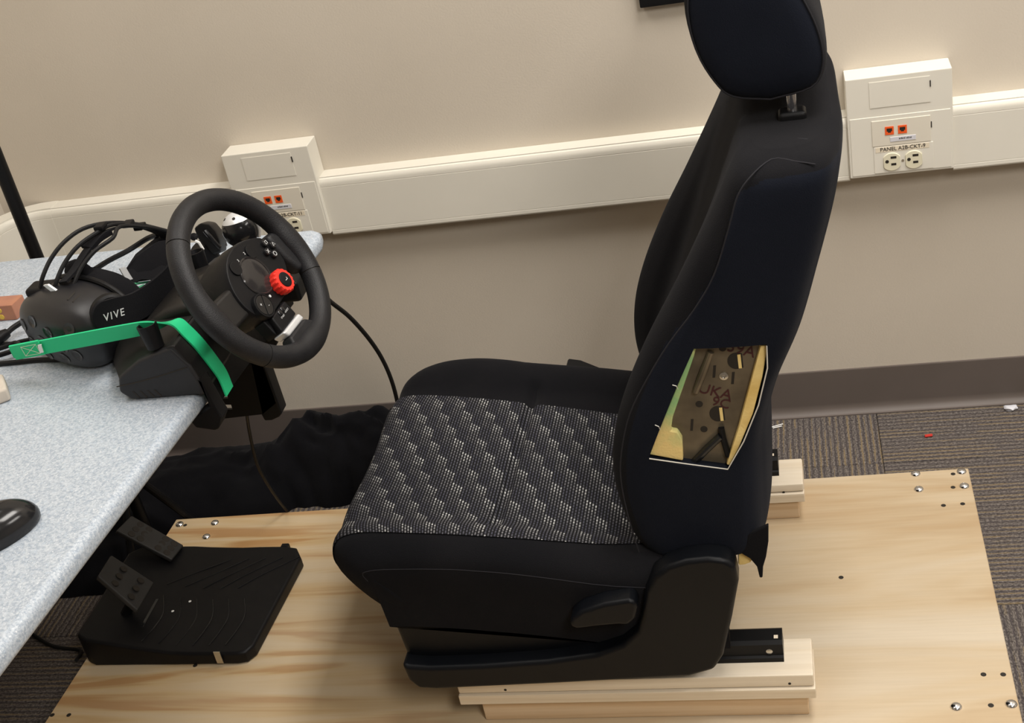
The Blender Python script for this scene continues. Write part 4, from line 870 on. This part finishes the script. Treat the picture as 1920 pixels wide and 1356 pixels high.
# far strap (thin) and gasket dome
link('side_strap', tube([(-1.0091, -0.7394, 0.8218), (-1.0032, -0.7043, 0.8180), (-0.9877, -0.6721, 0.8161), (-0.9591, -0.6590, 0.8261), (-0.9319, -0.6717, 0.8364)], 0.0042, 8, 4), M['plastic'], hs)
# top strap
ts = [(-0.9981, -0.8428, 0.8536), (-0.9907, -0.8160, 0.8596), (-0.9783, -0.7904, 0.8744), (-0.9649, -0.7628, 0.8844), (-0.9505, -0.7329, 0.8809), (-0.9367, -0.7045, 0.8666), (-0.9255, -0.6815, 0.8457), (-0.9172, -0.6643, 0.8224)]
td = [(hw * 0.96 + hu * 0.25)] * 8
link('top_strap', ribbon(ts, td, 0.022, 0.0016, 5), M['fab'], hs, 50)
link('strap_pad', ribbon([(-0.9789, -0.7870, 0.8770), (-0.9715, -0.7717, 0.8827), (-0.9619, -0.7519, 0.8837)], [hw] * 3, 0.026, 0.003, 4), M['fab'], hs)
for k, dz in enumerate((0, 4, 9)):
    cpts = [(-1.0314, -0.8426, 0.8486), (-1.0238, -0.8385, 0.8623), (-1.0146, -0.8194, 0.8788), (-0.9988, -0.7983, 0.8930), (-0.9804, -0.7717, 0.8987), (-0.9600, -0.7411, 0.8909), (-0.9418, -0.7036, 0.8702), (-0.9261, -0.6711, 0.8442), (-0.9121, -0.6537, 0.8166)]
    link('cable', tube([Vector(p) + hw * 0.006 * (k - 1) + Vector((0.004, 0, -0.002)) * dz * (0.9 if i < 5 else 0.3) for i, p in enumerate(cpts)], 0.0030, 8, 4), M['cable'], hs)
for c_ in ((-0.9636, -0.7600, 0.8962), (-0.9442, -0.7200, 0.8791), (-0.9367, -0.7045, 0.8666)):
    link('cable_loop', box(Vector(c_) - Vector((0.007, 0.009, 0.004)), Vector(c_) + Vector((0.007, 0.009, 0.003)), 0.002, 2), M['plastic'], hs)
for a_, b_ in (((-0.9322, -0.8100, 0.8252), (-0.9116, -0.7675, 0.8065)), ((-0.9291, -0.8149, 0.8233), (-0.9120, -0.7797, 0.8027)), ((-0.9242, -0.8164, 0.8169), (-0.9119, -0.7910, 0.8130))):
    link('green_wire', tube([a_, b_], 0.0018, 6), M['green_wire'], hs)
link('silver_tab', poly([(-1.0033, -0.8756, 0.8691), (-0.9933, -0.8807, 0.8717), (-0.9809, -0.8859, 0.8642), (-0.9931, -0.8796, 0.8613)], hf * 0.003), M['silver'], hs)

# ------------------------------------------------------------------ hand controller behind the wheel
mc = thing('motion_controller', 'dark handheld motion controller lying behind the steering wheel rim', 'controller', (-0.9170, -0.5913, 0.7400))
k0 = [(-0.9011, -0.6200, 0.8186), (-0.8873, -0.6200, 0.8260), (-0.8735, -0.6200, 0.8227), (-0.8672, -0.6200, 0.8095), (-0.8654, -0.6200, 0.7931), (-0.8697, -0.6200, 0.7737), (-0.8851, -0.6200, 0.7698), (-0.8931, -0.6200, 0.7835), (-0.9000, -0.6200, 0.8005)]
link('face_plate', poly(k0, (0, 0.025, -0.008), 0.004, 2), M['plastic_warm'], mc, 40)
link('ring', tube([(-0.8856, -0.6150, 0.8154), (-0.8791, -0.6000, 0.8065), (-0.8763, -0.5900, 0.7905), (-0.8714, -0.6000, 0.7748)], 0.0055, 10, 5), M['plastic_gloss'], mc)
link('ring', tube([(-0.8836, -0.6200, 0.8131), (-0.8774, -0.6220, 0.8026), (-0.8723, -0.6220, 0.7913), (-0.8687, -0.6200, 0.7826)], 0.0040, 10, 4), M['plastic_gloss'], mc)
link('grip', tube([(-0.9048, -0.6150, 0.7859), (-0.8983, -0.6100, 0.7680), (-0.8927, -0.6100, 0.7518)], [0.016, 0.018, 0.016], 14, 0), M['plastic'], mc)
link('status_strip', tube([(-0.8897, -0.6480, 0.8096), (-0.8847, -0.6480, 0.8064), (-0.8816, -0.6480, 0.7944)], 0.0022, 6), M['white'], mc)
link('button', lathe((-0.9013, -0.6250, 0.8067), (0.3, -0.9, 0.4), [(0.006, 0), (0.006, 0.003), (0, 0.004)], 14), M['plastic_gloss'], mc)

# ------------------------------------------------------------------ small things on the desk
bm = bmesh.new(); mo = Vector((-0.9112, -1.2649, 0.7400)); bmesh.ops.create_uvsphere(bm, u_segments=32, v_segments=20, radius=1.0)
for v in bm.verts:
    v.co.z = max(v.co.z, -0.25); v.co = Vector((v.co.x * 0.056 * (1 - 0.12 * v.co.y), v.co.y * 0.034, (v.co.z + 0.25) * 0.031))
bm.transform(Matrix.Rotation(math.radians(52), 4, 'Z')); bm.transform(Matrix.Translation(mo + Vector((-0.012, 0.002, 0))))
ms = thing('computer_mouse', 'glossy black computer mouse on the desk at the left edge', 'mouse', tuple(mo))
link('shell', bm, M['plastic_gloss'], ms, 60)
link('scroll_wheel', cyl(mo + Vector((-0.034, -0.028, 0.026)), (0.6, -0.8, 0), 0.007, 0.005, 16), M['rubber'], ms)

t = thing('beige_block', 'small beige cardboard tube end at the left edge of the desk', 'block', (-1.0758, -0.9648, 0.7400))
e_ = Vector((-1.0620, -0.9587, 0.7400)); d_ = (Vector((-1.1167, -0.8795, 0.7400)) - e_).normalized(); n_ = Vector((-d_.y, d_.x, 0))
if n_.x > 0: n_ = -n_
link('body', poly([e_ + d_ * 0.002, e_ + d_ * 0.055, e_ + d_ * 0.055 + n_ * 0.09, e_ + n_ * 0.09], (0, 0, 0.020), 0.004, 3), M['beige'], t)

t = thing('copper_case', 'coppery metal case with yellow spots beside the headset visor', 'case', (-1.2134, -0.7133, 0.7400))
a_, b_ = Vector((-1.2699, -0.7120, 0.7400)), Vector((-1.1819, -0.7153, 0.7400))
dv = (b_ - a_).normalized(); nv = Vector((-dv.y, dv.x, 0))
link('body', poly([a_, b_, b_ + nv * 0.035, a_ + nv * 0.035], (0, 0, 0.026), 0.002, 2), M['copper'], t)
for zz in (0.007, 0.018):
    link('spot', lathe(a_ + (b_ - a_) * 0.72 + Vector((0, 0, zz)), -nv, [(0.0045, 0), (0.0040, 0.0008), (0, 0.001)], 16), M['yellow'], t)

def cable(label, pts, r, sm=6, name='cable'):
    return tag(rebase(link(name, tube(pts, r, 10, sm), M['cable']), pts[0]), label, 'cable')
cable('black cable arcing from the desk edge down behind the car seat', [(-0.7575, -0.6900, 0.7637), (-0.7781, -0.6000, 0.7076), (-0.8230, -0.4200, 0.6027), (-0.8400, -0.3300, 0.5258), (-0.8333, -0.2800, 0.4661), (-0.8243, -0.2400, 0.3972), (-0.8197, -0.2100, 0.3324), (-0.8196, -0.1900, 0.2659), (-0.8283, -0.1700, 0.1877), (-0.8442, -0.1500, 0.0804), (-0.8319, -0.1238, 0.0060)], 0.0042)
cable('thin black cord hanging below the desk bracket to the plywood edge', [(-0.9509, -0.5500, 0.4458), (-0.9835, -0.5000, 0.3817), (-1.0106, -0.4600, 0.3098), (-1.0287, -0.4300, 0.2477), (-1.0386, -0.4000, 0.1893), (-1.0492, -0.3600, 0.1217), (-1.0583, -0.3210, 0.0620)], 0.0030)
cable('black cable lying on the desk below the green strap', [(-1.3619, -0.8599, 0.7440), (-1.2367, -0.8601, 0.7440), (-1.1168, -0.8571, 0.7440), (-1.0747, -0.8560, 0.7440), (-1.0299, -0.8612, 0.7440), (-0.9940, -0.8579, 0.7440), (-0.9537, -0.8553, 0.7440)], 0.0036)
cable('black cable on the desk entering under the headset visor', [(-1.4368, -0.7461, 0.7440), (-1.2803, -0.7867, 0.7440), (-1.1569, -0.7983, 0.7440), (-1.1324, -0.7944, 0.7440), (-1.1059, -0.7863, 0.7440)], 0.0030)
t = thing('plug_lead', 'thick black plug lead at the left edge below the copper case', 'plug', (-1.1624, -0.7999, 0.7500))
link('plug_body', tube([(-1.1693, -0.8084, 0.7520), (-1.1633, -0.7893, 0.7530), (-1.1591, -0.7806, 0.7530)], [0.008, 0.009, 0.007], 14), M['plastic'], t)
link('lead', tube([(-1.1592, -0.7837, 0.7530), (-1.1547, -0.7705, 0.7550), (-1.1442, -0.7550, 0.7570)], 0.0042, 10, 4), M['cable'], t)

# ------------------------------------------------------------------ stand pole behind the desk
pb = (-1.3523, -0.3600, 0.7093)
t = thing('light_stand', 'black upright stand pole behind the desk near the left wall corner', 'stand', (pb[0], pb[1], 0))
link('pole', cyl((pb[0], pb[1], 0.04), (0, 0, 1), 0.0125, 1.5, 20), M['black_metal'], t)
link('hub', cyl((pb[0], pb[1], 0.20), (0, 0, 1), 0.022, 0.05, 20), M['plastic'], t)
for k in range(3):
    a = math.radians(32 + 120 * k); tip = Vector((pb[0] + 0.11 * math.cos(a), pb[1] + 0.11 * math.sin(a), 0.012))
    link('leg', tube([(pb[0], pb[1], 0.22), tuple(tip)], 0.008, 10), M['black_metal'], t)

# ------------------------------------------------------------------ cloth heap by the wall
bm = bmesh.new(); NX, NY = 110, 46; x0, x1 = -1.60, -0.80
G = []
for i in range(NX):
    row = []
    for j in range(NY):
        s, q = i / (NX - 1), j / (NY - 1); x = x0 + (x1 - x0) * s; yf_ = -0.225 - 0.07 / (1 + math.exp((x + 1.12) * 40)) - 0.19 / (1 + math.exp((x + 1.36) * 70)); y = yf_ + (-0.025 - yf_) * q + 0.012 * math.sin(x * 9) * (1 if x > -1.1 else 0.3)
        env = (math.sin(PI * min(1, max(0, q))) ** 0.55) * (min(1, s / 0.10) ** 0.6) * (min(1, (1 - s) / 0.10) ** 0.6)
        ht = 0.085 + 0.062 / (1 + math.exp(-(x + 1.13) * 26))
        f1 = abs(mnoise.noise(Vector((x * 7 + y * 5, y * 13 - x * 3, 1.7)))); f2 = mnoise.noise(Vector((x * 15 + y * 22, y * 20, 4.1))); f3 = mnoise.noise(Vector((x * 34, y * 36, 8)))
        act = 0.35 + 0.65 / (1 + math.exp(-(x + 1.15) * 26))
        z = env * (ht + act * (0.085 * (0.24 - f1) + 0.030 * (0.25 - abs(f2)) + 0.010 * (0.2 - abs(f3)))) + 0.002
        row.append(bm.verts.new((x + 0.012 * act * f2, y + 0.012 * act * f3, max(0.002, z))))
    G.append(row)
for a, b in zip(G[:-1], G[1:]):
    for j in range(NY - 1): bm.faces.new((a[j], b[j], b[j + 1], a[j + 1]))
t = tag(rebase(link('cloth_heap', bm, M['cloth'], None, 70), (-1.2, -0.13, 0)), 'crumpled black cloth heap on the carpet against the baseboard', 'cloth')

# ------------------------------------------------------------------ pedals
pdl = thing('pedal_unit', 'black two pedal unit on the plywood below the desk', 'pedals', (-1.15, -0.6, ZP))
Zp = ZP
def pside(x): return x
near = -0.756
# heel plate wedge: plan outline with the top rising toward the pedals
outl = [(-0.967, -0.505), (-0.976, -0.476), (-1.000, -0.466), (-1.060, -0.462), (-1.130, -0.462), (-1.190, -0.468), (-1.240, -0.478), (-1.285, -0.490), (-1.300, -0.520), (-1.305, -0.748), (-1.20, -0.752), (-1.01, -0.756), (-0.990, -0.752), (-0.981, -0.735)]
def ptop(x): 
    k = (-0.965 - x) / 0.37
    return Zp + 0.026 + 0.004 * k + 0.045 * max(0.0, (k - 0.40) / 0.6) ** 1.2
farp = [(-0.967, -0.500), (-0.985, -0.470), (-1.010, -0.464), (-1.060, -0.462), (-1.095, -0.462), (-1.130, -0.462), (-1.160, -0.465), (-1.190, -0.468), (-1.215, -0.473), (-1.240, -0.478), (-1.285, -0.490), (-1.303, -0.515)]
neap = [(-0.981, -0.735), (-0.992, -0.752), (-1.010, -0.756), (-1.060, -0.755), (-1.095, -0.7545), (-1.130, -0.754), (-1.160, -0.753), (-1.190, -0.752), (-1.215, -0.7515), (-1.240, -0.751), (-1.285, -0.750), (-1.305, -0.740)]
bm = loft([[(f_[0], f_[1], ptop(f_[0])), (n_[0], n_[1], ptop(n_[0])), (n_[0], n_[1], Zp), (f_[0], f_[1], Zp)] for f_, n_ in zip(farp, neap)])
bmesh.ops.recalc_face_normals(bm, faces=bm.faces); bevel(bm, 0.006, 3, 50)
link('base', bm, M['plastic'], pdl, 40)
for k in range(6):
    u0 = 0.0
    x = -1.185 + k * 0.031
    pts = [(x - 0.010, -0.615, ptop(x - 0.010) + 0.0005), (x + 0.006, -0.66, ptop(x + 0.006) + 0.0005), (x + 0.004, -0.70, ptop(x + 0.004) + 0.0005), (x - 0.004, -0.735, ptop(x - 0.004) + 0.0005)]
    link('tread_ridge', tube(pts, 0.0010, 6, 4), M['plastic_gloss'], pdl)
for k in range(5):
    x = -1.15 + k * 0.034
    pts = [(x - 0.05, -0.585, ptop(x - 0.05) + 0.0005), (x - 0.01, -0.545, ptop(x - 0.01) + 0.0005), (x + 0.045, -0.50, ptop(x + 0.045) + 0.0005)]
    link('tread_ridge', tube(pts, 0.0010, 6, 4), M['plastic_gloss'], pdl)
def pedal(c4, yoff, ncol):
    P4 = [Vector(p) for p in c4]; nn = (P4[1] - P4[0]).cross(P4[3] - P4[0]).normalized()
    if nn.dot(Vector((-0.0000, -2.3347, 1.5443)) - P4[0]) < 0: nn = -nn
    o = link('pedal', poly(P4, -nn * 0.010, 0.003, 3), M['pedal'], pdl, 40)
    A = lambda s, t: P4[0] * (1 - s) * (1 - t) + P4[1] * s * (1 - t) + P4[2] * s * t + P4[3] * (1 - s) * t
    for s in ncol:
        for t_ in (0.2, 0.5, 0.8):
            link('grip_hole', lathe(A(s, t_) + nn * 0.0002, nn, [(0.0070, 0), (0.0066, 0.0009), (0, 0.0005)], 14), M['slot'], o)
    mid = A(0.8, 0.5); link('pedal_arm', tube([mid - nn * 0.008, mid - nn * 0.04 + Vector((-0.02, 0, -0.03)), Vector((mid.x - 0.06, mid.y, ptop(mid.x - 0.03) - 0.01))], 0.009, 8, 4), M['black_metal'], pdl)
pedal([(-1.2571, -0.6250, 0.2105), (-1.1918, -0.6300, 0.1468), (-1.1962, -0.7000, 0.1422), (-1.2479, -0.6950, 0.2198)], 0, (0.35, 0.75))
pedal([(-1.2911, -0.4750, 0.1855), (-1.2048, -0.4800, 0.1119), (-1.2075, -0.5300, 0.1168), (-1.3003, -0.5250, 0.1884)], 0, (0.22, 0.38, 0.70, 0.86))
link('pedal_slot', box((-1.222, -0.70, ptop(-1.21) - 0.002), (-1.200, -0.625, ptop(-1.20) + 0.0012), 0.001, 1), M['plastic_gloss'], pdl)
cl = [(-1.0457, -0.7585, 0.0946), (-1.0339, -0.7585, 0.0942), (-1.0341, -0.7585, 0.0682), (-1.0459, -0.7585, 0.0686)]
link('metal_clip', poly([(p[0], -0.7585, p[2]) for p in cl], (0, -0.0015, 0)), M['steel'], pdl, label='small zinc strap screwed to the near side')
for p in ((-1.1437, -0.6219, 0.0920), (-1.1648, -0.6515, 0.0950), (-1.1128, -0.7351, 0.0950)):
    link('paint_fleck', lathe((p[0], p[1], ptop(p[0]) + 0.0002), (0, 0, 1), [(0.0030, 0), (0.0022, 0.0006), (0, 0.0008)], 7), M['white'], pdl)
link('side_tab', box((-1.028, -0.452, Zp), (-1.012, -0.440, Zp + 0.014), 0.002, 1), M['plastic'], pdl)
cable('dark cord on the carpet at the left, running to the pedals', [(-1.5548, -0.5651, 0.0040), (-1.5074, -0.6003, 0.0040), (-1.4513, -0.6321, 0.0040), (-1.3883, -0.6461, 0.0040), (-1.36, -0.70, 0.03)], 0.0035)

# ------------------------------------------------------------------ bits on the carpet
def bit(name, pts, r, mat, label, cat): return tag(rebase(link(name, tube(pts, r, 6), mat), pts[0]), label, cat)
bit('red_sliver', [(0.1925, -0.1122, 0.0030), (0.2067, -0.1101, 0.0030)], 0.0028, M['redbit'], 'tiny red plastic sliver on the carpet by the wall', 'litter')
t = thing('wire_pieces', 'pair of tiny pale wire offcuts on the carpet beside the seat back', 'litter', (-0.0914, -0.0389, 0.0000))
link('wire', tube([(-0.1009, -0.0461, 0.0030), (-0.0782, -0.0371, 0.0030)], 0.0011, 6), M['white'], t)
link('wire', tube([(-0.0988, -0.0502, 0.0030), (-0.0805, -0.0446, 0.0030)], 0.0011, 6), M['white'], t)
bm = bmesh.new(); bmesh.ops.create_icosphere(bm, subdivisions=2, radius=0.011); jitter(bm, 0.006, 90); bmesh.ops.scale(bm, verts=bm.verts, vec=(1.2, 0.8, 0.4)); p = Vector((0.3633, -0.0346, 0.0040)); bmesh.ops.translate(bm, verts=bm.verts, vec=p)
tag(rebase(link('plastic_scrap', bm, M['label']), p), 'crumpled clear plastic scrap on the carpet at the right baseboard', 'litter')
